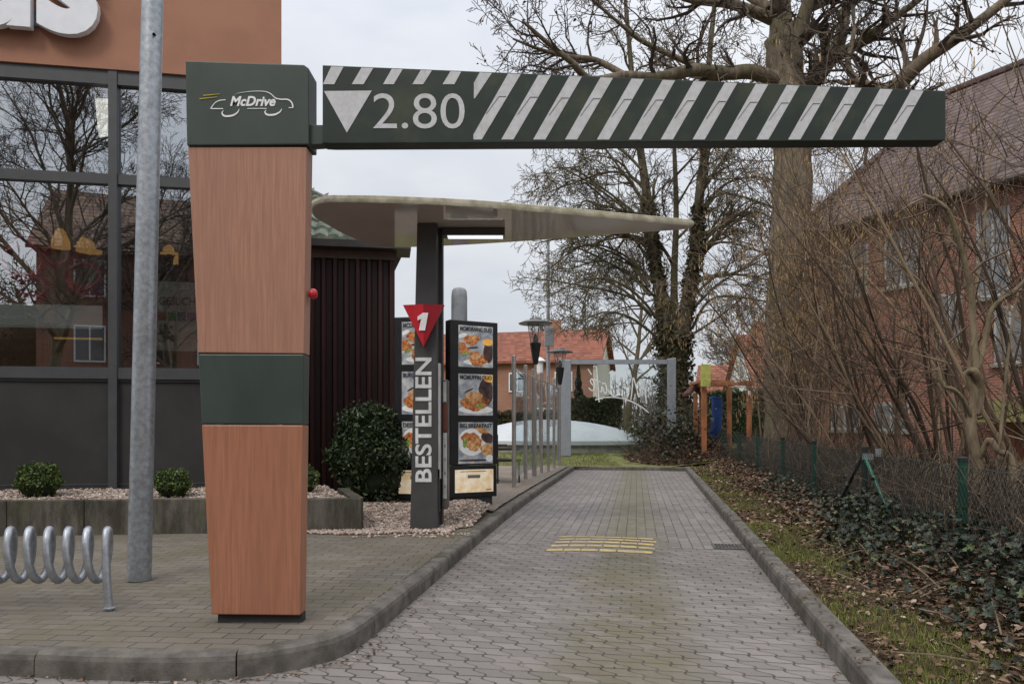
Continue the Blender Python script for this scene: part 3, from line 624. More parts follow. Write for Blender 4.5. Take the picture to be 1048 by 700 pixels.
q = thing('cafe_shelf', 'lit shelf with bottles behind the counter, low in the left window', 'shelf', inner(62,372,3.2)); obj('shelf_board', inbox(55,108,345,347,3.2), emit('shelf_lit',(.8,.45,.1),.5), q)
for k in range(9): x = 56+k*3.3; mb.tube([inner(x,372,3.0), inner(x,366,3.0), inner(x,362,3.0)], [.035,.03,.012], 7)
obj('bottle_row', mb, mat('amber_glass',(.4,.24,.08),.2), q)
# poster stuck to the right window
q = thing('window_poster', 'pale poster with coloured squares stuck inside the right window', 'poster', fpt(180,2.15,-.03)); z0, z1 = fz(180,359), fz(180,288)
mb = MB(); fbox(mb, fpt(158.5), fpt(224), z0, z1, -.03, .006); obj('sheet', mb, mat('poster_sheet',(.42,.41,.36),.6,var=.25,scale=9), q)
for j, cc in enumerate(((.35,.06,.04),(.1,.25,.08),(.06,.12,.2),(.2,.1,.22))):
    mb = MB(); fbox(mb, fpt(161+j*10), fpt(169.5+j*10), fz(180,328), fz(180,319), -.026, .003); obj('picture', mb, mat('poster_square',cc,.6,var=.3,scale=30), q)
mb = text_mb('GESUCHT', fpt(162,fz(180,312),-.024), FD, (0,0,1), .5, .1, .02, .1, .003); obj('lettering', mb, MAT['poster_ink'], q)
mb = MB()
for _ in range(26): c = fpt(rng.uniform(161,176), fz(180, rng.uniform(334,352)), -.025); mb.obox(c, FD*rng.uniform(.02,.06), FN*.002, (0,0,rng.uniform(.02,.05)))
obj('sketch', mb, mat('poster_brown',(.12,.09,.05)), q)
# raised sign letters on the fascia
ws = thing('fascia_sign', 'large pale raised letters on the orange-brown fascia, cut by the top edge', 'sign', fpt(50,6.0,.1)); zb = 5.89
mb = MB(); fbox(mb, fpt(-300), fpt(58), zb+.06, zb+.22, .14, .06); obj('mounting_rail', mb, mat('sign_rail',(.12,.13,.17),.5), ws)
sg = mat('sign_letter_face', (.72,.74,.78), .4, var=.04)
xs = fpt(47,0); xe = fpt(108,0); Lw = (xe-xs).length
def letters(ch, p, wd, h, z): return text_mb(ch, Vector((p.x,p.y,z))+FN*.2, FD, (0,0,1), wd, h, .04, 0, .09)
obj('letter', letters('s', xs, Lw, 1.02, zb-.06), sg, ws); obj('letter', letters('u', xs-FD*(Lw*1.12), Lw*1.02, .99, zb-.03), sg, ws); obj('letter', letters('a', xs-FD*(Lw*2.25), Lw*1.02, 1.02, zb-.05), sg, ws)

# ------------------------------------------------------------------ planter, box balls, bush
PD = (Vector((-1.6,7.93,0)) - Vector((-5.6,7.53,0))).normalized(); PN = Vector((PD.y,-PD.x,0)); p1 = Vector((-1.6,7.93,0)); pback = Vector((-.36,1,0)).normalized()
pl = thing('planter_wall', 'low weathered concrete block edging round the gravel bed under the windows', 'low wall', (p1.x,p1.y,.1))
zpt = .465; n = 12
for k in range(12):
    L_ = [.98,.5,.86,.48,.75,.72,.78,.6,.8,.8,.8,.8][k]; e0 = sum([.98,.5,.86,.48,.75,.72,.78,.6,.8,.8,.8,.8][:k])
    a = p1 - PD*(e0+L_); dz = rng.uniform(-.006,.006)
    obj('concrete_block', MB().obox(Vector((a.x,a.y,.09)), PD*(L_-.006), -PN*.13, (0,0,zpt-.09+dz)), MAT['planter'], pl, bevel=.008)
a = p1 - PN*.135; obj('concrete_block', MB().obox(Vector((a.x,a.y,.09))-PD*.13, PD*.13, pback*1.3, (0,0,zpt-.09-.004)), MAT['planter'], pl, bevel=.008)
def bedp(u, v):
    f = p1 - PD*(.15+8*u) - PN*.12; g = Vector((f.x-.62*(1-u)**6, 9.0+.169*(f.x+5.02)-.02, 0)); q = f.lerp(g, v); return (q.x, q.y, .43+.035*v+.012*bumpy(q.x*4,q.y*4))
struct('planter_gravel', MB().grid(bedp, 40, 10), MAT['gravel'])
pos = []
for _ in range(5200):
    u = rng.random(); pp = bedp(u*.75, rng.random()); pos.append((pp[0],pp[1],pp[2]+rng.uniform(0,.012)))
pebbles('planter_pebbles', pos, .013, .028)
def blob(name, label, c, rx, rz, n, leaf, m, group=None, core=.86, irr=.1, size=(.03,.055), seed=1, shape=1.0):
    g = np.random.default_rng(seed); t = thing(name, label, 'bush', c, group); c = np.array(c)
    d = g.normal(size=(n,3)); d /= np.linalg.norm(d, axis=1, keepdims=True)
    lump = 1 + irr*(np.sin(d[:,0]*7+seed)*np.cos(d[:,1]*6+2*seed)+np.sin(d[:,2]*8+seed*3)*.7)
    r = (1-.22*g.random(n)**2.2)*lump; r = np.where(g.random(n) < .09, r*(1.02+.15*g.random(n)), r)
    pz = d[:,2]*r; prof = np.where(pz < 0, 1-.12*np.abs(pz), 1-.1*pz*shape)
    pos = np.stack([d[:,0]*r*rx*prof, d[:,1]*r*rx*prof, (pz+1)*rz], 1) + c
    mb = MB(); mb.scatter(leaf[0], leaf[1], pos, rand_rots(n, 1.6, g), g.uniform(*size, n)); obj('foliage', mb, m, t)
    k = MB(); k.lathe(c, [(rx*.55*core, rz*.08), (rx*.9*core, rz*.5), (rx*core*.95, rz*1.0), (rx*core*.72, rz*1.5), (rx*.3*core, rz*1.85)], 18); obj('branches', k, MAT['core'], t, smooth=True)
    return t
c = p1 - PD*.0; Yb = 8.3
def bp(px, py, Y, z): q = P(px, py, Y); return (q.x, q.y, z)
blob('box_ball', 'small round box ball in the planter at the far left', bp(41,512,8.25,.43), .225, .2, 2600, OVAL, MAT['box_light'], 'box balls in the planter', size=(.03,.05), seed=3)
blob('box_ball', 'small round box ball between the lamp post and the barrier pillar', bp(177,511,8.25,.43), .19, .165, 2200, OVAL, MAT['box_light'], 'box balls in the planter', size=(.028,.048), seed=5, irr=.14)
blob('box_ball', 'sliver of a small box ball just right of the pillar, before the dark red cladding', bp(314,504,8.75,.45), .14, .16, 900, OVAL, MAT['box_light'], 'box balls in the planter', size=(.03,.045), seed=8)
blob('evergreen_bush', 'big dark clipped evergreen bush before the red cladding, left of the ordering post', bp(380,515,10.0,.16), .55, .68, 11000, OVAL, MAT['box_leaf'], size=(.045,.085), seed=9, irr=.085, shape=1.2)

# ------------------------------------------------------------------ annex with ribbed cladding
YA = 11.5; aR = P(404,300,YA); an = thing('storage_annex', 'dark red ribbed annex with a mossy tiled hip roof beside the restaurant', 'annex', (aR.x,aR.y,.1))
ac = Vector((aR.x,aR.y,0)); ab = Vector((-.26,1,0)).normalized(); za = CH+(HY-266)/F*YA
mb = MB(); A0 = ac-FD*4.2; mb.prism([(A0.x,A0.y,.1),(ac.x,ac.y,.1),(ac.x+ab.x*3,ac.y+ab.y*3,.1),(A0.x+ab.x*3,A0.y+ab.y*3,.1)], (0,0,za-.1)); obj('wall', mb, MAT['rib_dark'], an)
mb = MB(); k = 0.0
while k < 4.1:
    a = ac - FD*(k+.1); mb.prism([(a.x,a.y,.15),(a.x+FD.x*.1,a.y+FD.y*.1,.15),(a.x+FD.x*.075+FN.x*.045,a.y+FD.y*.075+FN.y*.045,.15),(a.x+FD.x*.025+FN.x*.045,a.y+FD.y*.025+FN.y*.045,.15)], (0,0,za-.16)); k += .17
obj('cladding', mb, MAT['rib'], an)
mb = MB(); o_ = ac+FD*.03+FN*.06; mb.obox(Vector((o_.x,o_.y,za-.02))-FD*4.4, FD*4.4, -FN*.3, (0,0,.13)); obj('eave_board', mb, MAT['fascia'], an)
mb = MB(); g1 = ac + FD*.24 + FN*.3; mb.obox(Vector((g1.x,g1.y,za+.105))-FD*4.6, FD*4.6, -FN*.6, (0,0,.02)); mb.obox(Vector((g1.x,g1.y,za+.126))-FD*4.6, FD*4.6, -FN*.09, (0,0,.085)); obj('gutter', mb, mat('dark_gutter',(.05,.045,.042),.5), an)
# tiled slope: S-shaped courses running up from the eave, cut by the hip
mb = MB(); sl_ = math.tan(R(34)); e0 = ac + FD*.2 + FN*.26; nrow, ncol = 9, 0
for r_ in range(10):
    d0, d1 = r_*.29, r_*.29+.33
    x_hi = -d0*.9
    def tp_(u, v, d0=d0, d1=d1, r_=r_):
        s = -4.6 + (4.6 + (-.9*d0)) * u; dd = d0+(d1-d0)*v; wv = .05*abs(math.sin(s*math.pi/.2))**.8 + .05*(1-v)
        q = e0 + FD*s - FN*dd; return (q.x, q.y, za+.2+dd*sl_+wv)
    mb.grid(tp_, 150, 2)
    mb.grid(lambda u, v, d0=d0, tp_=tp_: (lambda a: (a[0], a[1], a[2]-.09*v))(tp_(u, 0)), 150, 1)
rf = obj('roof', mb, MAT['tile'], an)
mb = MB(); rr = []
mb.tube([e0+Vector((0,0,za+.22)), e0-FD*.9*2.9-FN*2.9+Vector((0,0,za+.24+2.9*sl_))], .07, 8); obj('hip_tiles', mb, MAT['tile'], rf)
mb = MB(); e1 = e0-FD*.9*2.9-FN*2.9; ez = za+.2; q2 = e0 + ab*3.2; mb.add([(e0.x,e0.y,ez),(q2.x,q2.y,ez),(e1.x,e1.y,ez+2.9*sl_)], [(0,1,2)]); obj('hip_slope', mb, MAT['tile'], rf)

# ------------------------------------------------------------------ ordering point: post, canopy, menu boards
YP = 7.96
op = thing('ordering_post', 'dark grey ordering post with lettering BESTELLEN and a red triangle under a canopy', 'ordering post', P(436,541,YP))
dp = .38
def ppt(px, py, d=0): q = P(px, py, YP); q.y += d; return q
mb = MB(); mb.hexa([ppt(419.5,543),ppt(448,543),ppt(448,543,dp),ppt(419.5,543,dp)], [ppt(426.8,228),ppt(447,228),ppt(447,228,dp),ppt(426.8,228,dp)]); obj('column', mb, MAT['post'], op, bevel=.012)
X1 = ppt(447.6,500).x
mb = MB(); mb.box(X1-.1, X1+.035, YP+.2, YP+.36, .1, ppt(440,228).z-.01); obj('rear_column', mb, MAT['post_side'], op)
zz = lambda py: CH+(HY-py)/F*(YP+.05)
mb = MB(); mb.box(X1+.001, X1+.03, YP+.03, YP+.13, zz(490), zz(372)); obj('side_panel', mb, MAT['lightgrey'], op, bevel=.004)
mb = MB(); mb.box(X1+.001, X1+.022, YP+.03, YP+.2, zz(523), zz(480)); obj('side_housing', mb, MAT['post_side'], op)
m2 = MB(); m2.box(X1+.036, X1+.1, YP+.14, YP+.36, zz(522), zz(388)); im = obj('intercom', m2, MAT['midgrey'], op, bevel=.008)
obj('speaker_panel', MB().box(X1+.05, X1+.09, YP+.131, YP+.139, zz(511), zz(443)), MAT['lightgrey'], im); obj('screen_hood', MB().box(X1+.045, X1+.098, YP+.125, YP+.139, zz(441), zz(413)), MAT['brownpanel'], im); obj('customer_screen', MB().box(X1+.05, X1+.085, YP+.128, YP+.139, zz(411), zz(390)), MAT['lightgrey'], im)
mb = MB()
for k in range(4): mb.box(X1+.066, X1+.074, YP+.129, YP+.1305, zz(500-k*14), zz(497-k*14))
obj('button', mb, MAT['black'], im)
obj('lettering', text_mb('BESTELLEN', ppt(441.8,493,-.004), (0,0,1), (-1,0,0), 127/F*YP, 16.8/F*YP, .02, 0, .008), mat('letter_white',(.62,.62,.62),.5), op)
ctr = ppt(434.5,327,-.11)
tri = obj('triangle_sign', MB().prism([ppt(413.5,313.5,-.085),ppt(434.5,313.2,-.115),ppt(434.8,356,-.115)], (0,.08,0)), MAT['red'], op); obj('triangle_half', MB().prism([ppt(434.5,313.2,-.115),ppt(455,313.2,-.085),ppt(434.8,356,-.115)], (0,.08,0)), MAT['red_dark'], op)
obj('numeral', MB().prism([ppt(x,y,-.128) for x, y in ((430,339.8),(436.4,339.8),(439.6,322),(434.2,322),(428.8,326),(428.8,329.8),(432.6,328))], (0,.012,0)), MAT['white'], op)
# canopy: a leaf-shaped plate
zk = ppt(440,228).z
lower = [(320,217),(320.5,213),(326,209.5),(336,207.5),(350,207.3),(400,208.2),(480,211.8),(560,218.2),(620,223.5),(670,228.2),(700,230.8),(708.5,232.5),(700,234.8),(670,237),(620,240.5),(560,245.2),(500,249.2),(456,251.6),(427,252.8),(400,252.8),(379,250),(353,240),(336,230.5),(323,223)]
out = spline([G(x, y, zk) for x, y in lower] + [G(*lower[0], zk)], 4)[:-1]
cv = thing('canopy_roof', 'leaf-shaped pale canopy plate with mossy rim on top of the ordering post', 'canopy', (ctr.x,YP+.2,zk))
cen = Vector((sum(p.x for p in out)/len(out), sum(p.y for p in out)/len(out), zk))
mb = MB(); mb.add(out, [tuple(range(len(out)))]); obj('underside', mb, MAT['canopy'], cv)
vs = []; prof = [(1.0,0),(1.006,.012),(1.01,.034),(1.005,.066),(.99,.074)]
for s_, dz in prof: vs += [cen + (p-cen)*s_ + Vector((0,0,dz+.001)) for p in out]
N = len(out); mb = MB(); mb.add(vs, [(i*N+j, i*N+(j+1) % N, (i+1)*N+(j+1) % N, (i+1)*N+j) for i in range(4) for j in range(N)] + [tuple(range(4*N, 5*N))]); obj('rim', mb, MAT['rim'], cv, smooth=False)
lt = thing('canopy_lamp', 'slim dark lamp housing with a lit strip under the canopy', 'lamp', (X1+.4,YP+.3,zk-.1))
obj('housing', MB().box(X1+.03, X1+.72, YP+.18, YP+.34, zk-.085, zk-.004), MAT['post'], lt, bevel=.005); obj('diffuser', MB().box(X1+.09, X1+.7, YP+.2, YP+.32, zk-.094, zk-.086), MAT['lit_white'], lt)

def menu_board(label, A, B, z0, z1, group, titles, full=True):
    """board from ground corner A to B (front face)"""
    A, B = Vector(A), Vector(B); d = (B-A); W = d.length; d.normalize(); n = Vector((d.y,-d.x,0)); t = thing('menu_board', label, 'menu board', ((A+B)/2).to_tuple()[:2]+(.18,), group)
    def at(u, z, o=0): q = A + d*(u*W) + n*o; return Vector((q.x,q.y,z))
    H = z1-z0; split = z0+H*.18
    obj('case', MB().obox(at(0,split+.01), d*W, -n*.16, (0,0,z1-split-.01)), MAT['black'], t, bevel=.01); obj('lower_case', MB().obox(at(-.02,z0), d*W*1.0, -n*.16, (0,0,split-z0)), MAT['black'], t, bevel=.01)
    obj('base', MB().obox(at(.1,.12,-.03), d*W*.8, -n*.1, (0,0,z0-.12)), MAT['post_side'], t)
    def quad(mb, u0, u1, v0, v1, lo, hi, o, th=.0012): mb.obox(at(u0+0, lo+(hi-lo)*v0, o), d*((u1-u0)*W), -n*th, (0,0,(hi-lo)*(v1-v0)))
    ph = (z1-split)/3
    for i in range(3):
        hi = z1 - ph*i - ph*.1; lo = hi - ph*.88 + .015; u0, u1 = .17, .89
        bg = MB(); quad(bg, u0, u1, 0, 1, lo, hi, .004); po = obj('poster', bg, MAT['poster_bg'], t)
        def ell(what, cx, cy, rx, ry, o, rot=0, irr=0, k=22, sd=0):
            pts = []
            for j in range(k):
                a = 2*math.pi*j/k; r = 1+irr*math.sin(3*a+sd)+irr*.8*math.sin(7*a+2*sd); x = rx*r*math.cos(a); y = ry*r*math.sin(a); x, y = x*math.cos(rot)-y*math.sin(rot), x*math.sin(rot)+y*math.cos(rot)
                x = min(max(cx+x*1.22,.012),.988)-cx; y = min(max(cy+y*1.22,.012),.985)-cy; pts.append(at(u0+(u1-u0)*(cx+x), lo+(hi-lo)*(cy+y), o))
            obj(what[0], MB().prism(pts, -n*.0012), MAT[what[1]], po)
        fd, pt_, dr, bn, sa, am = ('food_picture','poster_food'),('plate_picture','poster_pale'),('drink_picture','poster_dark'),('bread_picture','poster_bun'),('salad_picture','poster_green'),('juice_picture','poster_amber')
        if i == 0:
            ell(fd,.38,.66,.19,.1,.0075,.1,.14); ell(fd,.12,.44,.15,.11,.0075,-.3,.12,sd=2); ell(fd,.55,.2,.22,.14,.0075,-.2,.1,sd=1); ell(bn,.5,.26,.13,.06,.0088,.2,.1); ell(bn,.4,.7,.1,.04,.0088,.2,.1)
            ell(dr,.86,.36,.12,.2,.0075); ell(am,.85,.62,.13,.07,.0088); ell(sa,.2,.32,.1,.03,.0076,.3); ell(dr,.42,.47,.12,.02,.0076,.1); ell(pt_,.5,.12,.3,.06,.006); ell(pt_,.1,.75,.12,.04,.006,.3)
        elif i == 1:
            ell(dr,.8,.58,.17,.26,.0075,.1,.06); ell(am,.9,.93,.16,.1,.0078); ell(fd,.48,.3,.34,.15,.0075,.05,.08); ell(bn,.45,.45,.2,.1,.0088,0,.06); ell(pt_,.5,.14,.42,.08,.006); ell(dr,.3,.6,.12,.018,.0076,.4); ell(sa,.62,.24,.1,.04,.009)
        else:
            ell(pt_,.38,.52,.33,.27,.006); ell(fd,.33,.58,.2,.15,.0075,0,.12); ell(bn,.46,.46,.19,.12,.0088,.3,.12); ell(bn,.84,.33,.17,.12,.0075,0,.08); ell(dr,.84,.62,.16,.1,.0075,-.3); ell(bn,.66,.82,.16,.07,.0075,-.5,.08); ell(sa,.18,.5,.05,.1,.009); ell(dr,.42,.08,.4,.02,.0075); ell(pt_,.9,.12,.09,.07,.0088)
        tx = titles[i]; wd = min(.92, .085*len(tx)) * (u1-u0)*W
        obj('title', text_mb(tx, at(u0+.03,lo+(hi-lo)*.865,.0105), d, (0,0,1), wd, (hi-lo)*.105, .03, 0, .003), MAT['poster_ink'], po)
    bg = MB(); quad(bg, .1, .9, 0, 1, z0+(split-z0)*.16, split-(split-z0)*.12, .004); po = obj('lower_poster', bg, MAT['poster_glow'], t)
    ml = mat('label_grey',(.2,.2,.19))
    for q4 in ((.36,.62,.62,.76),(.74,.86,.08,.12),(.2,.75,.9,.93)): mb = MB(); quad(mb, *q4, z0+(split-z0)*.16, split-(split-z0)*.12, .006); obj('poster_label', mb, ml, po)
    return t
menu_board('black menu board with three lit food posters, standing right of the ordering post', P(460.5,500,10.0).to_tuple()[:2]+(0,), P(509.5,500,10.35).to_tuple()[:2]+(0,), .26, 2.67, 'menu boards', ['MCMORNING DUO','MCMUFFIN DUO','BIG BREAKFAST'])
menu_board('black menu board mostly hidden behind the ordering post, left of the other', P(403.5,500,9.95).to_tuple()[:2]+(0,), P(450,500,9.85).to_tuple()[:2]+(0,), .26, 2.69, 'menu boards', ['MCDEAL','BURGER','DESSERT'])
t = thing('round_topped_pillar', 'grey round-topped pillar rising behind the right menu board', 'pillar', P(470,505,11.0).to_tuple()[:2]+(.2,))
pc = P(470,505,11.0); ztop = CH+(HY-294.5)/F*11
obj('shaft', MB().lathe((pc.x,pc.y,.15), [(.125,0),(.118,ztop-.15-.14),(.11,ztop-.15-.05),(.085,ztop-.15-.015),(.04,ztop-.15)], 20), mat('grey_plastic',(.23,.245,.26),.5), t, smooth=True); obj('foot', MB().lathe((pc.x,pc.y,.15), [(.17,0),(.17,.03),(.13,.035)], 20), MAT['midgrey'], t)

# ------------------------------------------------------------------ terrace: glass fence, torch lamps, chair, far panel
fpos = [(526,500),(538,491.5),(546,488),(554,485),(561,483),(567,480),(572,477.5)]
fp = [G(x, y, PW) for x, y in fpos]
# even spacing along the strip
pA, pB = fp[0], fp[-1]
gf = thing('glass_fence', 'row of slim steel posts with clear glass panes along the terrace edge', 'fence', (pA.x,pA.y,.13))
pp = fp
for p in pp:
    mb = MB(); mb.lathe((p.x,p.y,.13), [(.05,0),(.06,.012),(.038,.014),(.038,2.36),(.03,2.37)], 14); obj('post', mb, MAT['stainless'], gf, smooth=False)
for a, b in zip(pp, pp[1:]):
    d = (b-a).normalized(); L = (b-a).length; mb = MB(); mb.obox(Vector((a.x,a.y,.3))+d*.05, d*(L-.1), Vector((-d.y,d.x,0))*.01, (0,0,1.98)); obj('pane', mb, MAT['clear'], gf)
    mb = MB(); mb.obox(Vector((a.x,a.y,2.285))+d*.05-Vector((-d.y,d.x,0))*.004, d*(L-.1), Vector((-d.y,d.x,0))*.018, (0,0,.02)); obj('pane_edge', mb, MAT['stainless'], gf)
def torch(c, h, label):
    t = thing('torch_lamp', label, 'lamp', c, 'torch lamps on the terrace'); x, y, z = c
    obj('pole', MB().lathe(c, [(.04,0),(.04,.01),(.026,.015),(.026,h-.9)], 12), MAT['stainless'], t)
    obj('holder', MB().lathe((x,y,z+h-1.0), [(.05,0),(.085,.2),(.125,.46),(.115,.47)], 16), MAT['black'], t)
    obj('lamp_glass', MB().lathe((x,y,z+h-.53), [(.1,0),(.13,.12),(.16,.4),(.155,.4)], 16), MAT['lampglass'], t, smooth=True)
    obj('burner', MB().lathe((x,y,z+h-.53), [(.05,0),(.05,.1),(.02,.2)], 10), MAT['midgrey'], t)
    mb = MB()
    for k in range(4): a = k*math.pi/2+.4; mb.tube([(x+.11*math.cos(a),y+.11*math.sin(a),z+h-.54),(x+.19*math.cos(a),y+.19*math.sin(a),z+h-.1)], .008, 5)
    obj('bracket', mb, MAT['midgrey'], t)
    obj('hood', MB().lathe((x,y,z+h-.12), [(.36,0),(.375,.015),(.25,.07),(.14,.09),(.12,.13),(.04,.14)], 24), MAT['midgrey'], t)
torch((pp[2].x+.04,pp[2].y-.12,.13), CH+(HY-327)/F*pp[2].y-.13, 'taller-looking torch lamp with grey disc hood, third along the glass fence')
torch((pp[6].x+.02,pp[6].y-.1,.13), CH+(HY-357)/F*pp[6].y-.13, 'torch lamp at the far end of the glass fence, beside the blue-grey frame post')
def chair(c, rz, label):
    t = thing('terrace_chair', label, 'chair', c, 'terrace chairs'); M_ = Matrix.Translation(c) @ Matrix.Rotation(rz, 4, 'Z')
    def bx(*a): mb = MB().box(*a); mb.v = [tuple(M_ @ Vector(v)) for v in mb.v]; return mb
    obj('seat', bx(-.24,.24,-.24,.24,.42,.47), MAT['wicker'], t, bevel=.01); obj('backrest', bx(-.24,.24,.21,.25,.5,.95), MAT['wicker'], t, bevel=.01)
    for x in (-.22,.19):
        for y in (-.22,.2): obj('leg', bx(x,x+.03,y,y+.03,0,.42), MAT['wicker'], t)
        obj('armrest', bx(x,x+.03,-.22,.22,.64,.67), MAT['wicker'], t)
chair((-.1,14.6,.13), R(100), 'dark wicker chair on the terrace, just right of the menu board')
chair((-.75,15.6,.13), R(-80), 'dark wicker chair on the terrace, behind the menu board')
tb = thing('terrace_table', 'small dark terrace table between the wicker chairs behind the menu board', 'table', (-.42,15.1,.13))
obj('tabletop', MB().box(-.8,-.1,14.8,15.4,.84,.87), MAT['wicker'], tb, bevel=.006); obj('leg', MB().lathe((-.45,15.1,.13), [(.2,0),(.2,.02),(.03,.03),(.03,.71)], 12), MAT['wicker'], tb)
# tall street lamp far behind
t = thing('street_lamp', 'thin tall grey street lamp pole far behind the torch lamps', 'street lamp', (P(561,430,32).x,32,.2))
q = P(561,232,32); obj('pole', MB().tube([(q.x,32,.1),(q.x,32,4),(q.x,32,q.z+.6)], [.1,.085,.06], 10), MAT['galv'], t); obj('lantern', MB().tube([(q.x,32,q.z+.55),(q.x+.4,31.9,q.z+.7),(q.x+1,31.8,q.z+.72)], [.05,.1,.06], 8), MAT['midgrey'], t); qq = P(562,345,31.9); obj('control_box', MB().box(qq.x-.2,qq.x+.2,31.7,31.9,qq.z-.4,qq.z+.4), MAT['galv'], t, bevel=.02)
t = thing('white_lantern', 'small white lantern on a post, seen between the two torch lamps', 'lantern', (P(552.5,430,24).x,24,.2)); q = P(552.5,383,24)
obj('post', MB().tube([(q.x,24,.15),(q.x,24,q.z)], .035, 8), MAT['stainless'], t); obj('lamp_head', MB().lathe((q.x,24,q.z), [(.08,0),(.1,.05),(.11,.4),(.2,.42),(.1,.52),(.03,.55)], 12), MAT['render_white'], t)
# glass screen with handwritten lettering, seen from behind
YG = 24; zg = lawn_z(2,24)
t = thing('glass_screen', 'blue-grey framed glass wind screen with white handwriting seen reversed', 'screen', (P(578,466,YG).x,YG,zg))
def gp(x, y, d=0): q = P(x, y, YG); q.y += d; return q
obj('frame_post', slab(MB(), [(572,368),(584.5,368),(584.5,467),(572,467)], YG, .3), MAT['blueframe'], t, bevel=.02); obj('frame_post', slab(MB(), [(683,367),(692,366),(692,467),(684,467)], YG, .1), MAT['blueframe'], t, bevel=.02)
obj('top_rail', slab(MB(), [(584.6,368),(682.9,368),(682.9,372.5),(584.6,372.5)], YG, .12), MAT['blueframe'], t); obj('glass_pane', slab(MB(), [(584.6,372.6),(682.9,372.6),(682.9,464),(584.6,464)], YG+.05, .012), MAT['clear'], t)
def wr(u, v): return P(663-u*60, 408-v*26-u*14+6, YG+.045)    # u: 0 at the M (right) to 1 at the last letter (left)
nrm = (0,-1,0); ink = mat('frosted_white',(.75,.76,.77),.7)
for nm, sts in (('letter', (((.02,.02),(.06,.62),(.1,.9),(.13,.4),(.15,.22),(.2,.6),(.25,.92),(.27,.4),(.29,.02)),)), ('letter', (((.44,.42),(.39,.5),(.34,.3),(.36,.06),(.42,.06),(.46,.16)),)), ('letter', (((.66,.86),(.6,1.0),(.52,.72),(.5,.3),(.56,.02),(.64,.1),(.68,.22)),)),
           ('letter', (((.78,.4),(.73,.44),(.7,.22),(.73,.04),(.78,.3),(.79,.08),(.82,.1)),)), ('letter', (((.93,.98),(.88,1.02),(.86,.6),(.84,-.1),(.83,-.35)), ((.8,.45),(.92,.5)))), ('letter', (((.92,.22),(.98,.38),(.95,.5),(.91,.28),(.94,.04),(1.01,.12)), ((.96,.66),(1.02,.85)))),
           ('underline', (((-.02,-.32),(.1,-.16),(.3,-.02),(.5,.0),(.72,-.1),(.9,-.3)),))):
    mb = MB()
    for st in sts: ribbon(mb, spline([wr(*p) for p in st], 5), .036, nrm, .004)
    obj(nm, mb, ink, t)
# basin with pale cover
YB = 26.5; zb_ = lawn_z(0,YB)
t = thing('covered_basin', 'pale tarpaulin cover bulging over a low round concrete basin behind the glass screen', 'basin', (P(585,460,YB).x,YB,zb_))
bc = P(570,460,YB+2.2); bx_ = bc.x; xr_ = P(676,455,YB+1).x; rx = xr_-bx_
def cov(u, v):
    a = 2*math.pi*u; r = v; x = bx_ + rx*r*math.cos(a); y = YB+2.2 + 2.4*r*math.sin(a); top = 1.3+.22*(bx_-x)/rx*.6
    return (x, y, zb_+.42 + (top-.5)*(1-r**2.2) + .012*math.sin(a*31)*r)
mb = MB().grid(cov, 72, 10); obj('cover', mb, MAT['tarp'], t, smooth=True)
mb = MB(); ring = lambda s, z: [(bx_+rx*s*math.cos(2*math.pi*k/60), YB+2.2+2.4*s*math.sin(2*math.pi*k/60), z) for k in range(60)]
r0, r1 = ring(1.012, zb_+.3), ring(1.012, zb_+.44); mb.add(r0+r1, [(k,(k+1)%60,60+(k+1)%60,60+k) for k in range(60)]); obj('cover_hem', mb, MAT['tarp'], t)
mb = MB(); r0, r1 = ring(.97, zb_-.2), ring(.97, zb_+.32); mb.add(r0+r1, [(k,(k+1)%60,60+(k+1)%60,60+k) for k in range(60)]); obj('basin_wall', mb, MAT['concrete'], t)

# ------------------------------------------------------------------ houses
def house(name, label, C, a, b, W, L, z0, eave, ridge, wall, gable, roof, wins=(), chim=None, gwins=(), over=.35):
    C, a, b = Vector(C), Vector(a).normalized(), Vector(b).normalized(); t = thing(name, label, 'house', (C.x,C.y,z0))
    def q(s, r, z, C=C): p = C + a*s + b*r; return Vector((p.x,p.y,z))
    mb = MB(); mb.prism([q(0,.25,z0),q(0,L-.25,z0),q(W,L-.25,z0),q(W,.25,z0)], (0,0,eave-z0)); obj('wall', mb, wall, t)
    for r in (0, L-.24):
        mb = MB(); mb.prism([q(-.003,r,z0),q(W+.003,r,z0),q(W+.003,r,eave),q(W/2,r,ridge-.05),q(-.003,r,eave)], b*.24); obj('gable_wall', mb, gable, t)
    sl = (ridge-eave)/(W/2)
    for s0, sg in ((-over,1),(W+over,-1)):
        mb = MB(); e = q(s0,-over,eave-over*sl+.05); m = q(W/2,-over,ridge+.05); mb.prism([e, m, m-Vector((0,0,.16)), e-Vector((0,0,.16))], b*(L+2*over)); rf = obj('roof', mb, roof, t)
    if chim: s, r, h = chim; p = q(s,r,ridge-.8); mb = MB(); mb.box(p.x-.35,p.x+.35,p.y-.35,p.y+.35,ridge-.9,ridge+h); obj('chimney', mb, MAT['brick_far'], rf)
    def win(p0, du, dn, w_, z, h_):
        mb = MB(); mb.obox(p0+Vector((0,0,z))+dn*.03, du*w_, dn*.04, (0,0,h_)); f = obj('window', mb, MAT['render_white'], t)
        for k in range(2): mb = MB(); mb.obox(p0+du*(.07+k*(w_-.07)/2)+Vector((0,0,z+.08))+dn*.071, du*((w_-.21)/2), dn*.004, (0,0,h_-.16)); obj('pane', mb, MAT['darkglass'], f)
    for (r, w_, z, h_) in wins: p = q(0,r,0); win(Vector((p.x,p.y,0)), b, -a, w_, z, h_)
    for (s, w_, z, h_, rr) in gwins: p = q(s,0,0); win(Vector((p.x,p.y,0)), a, -b, w_, z, h_)
    return t
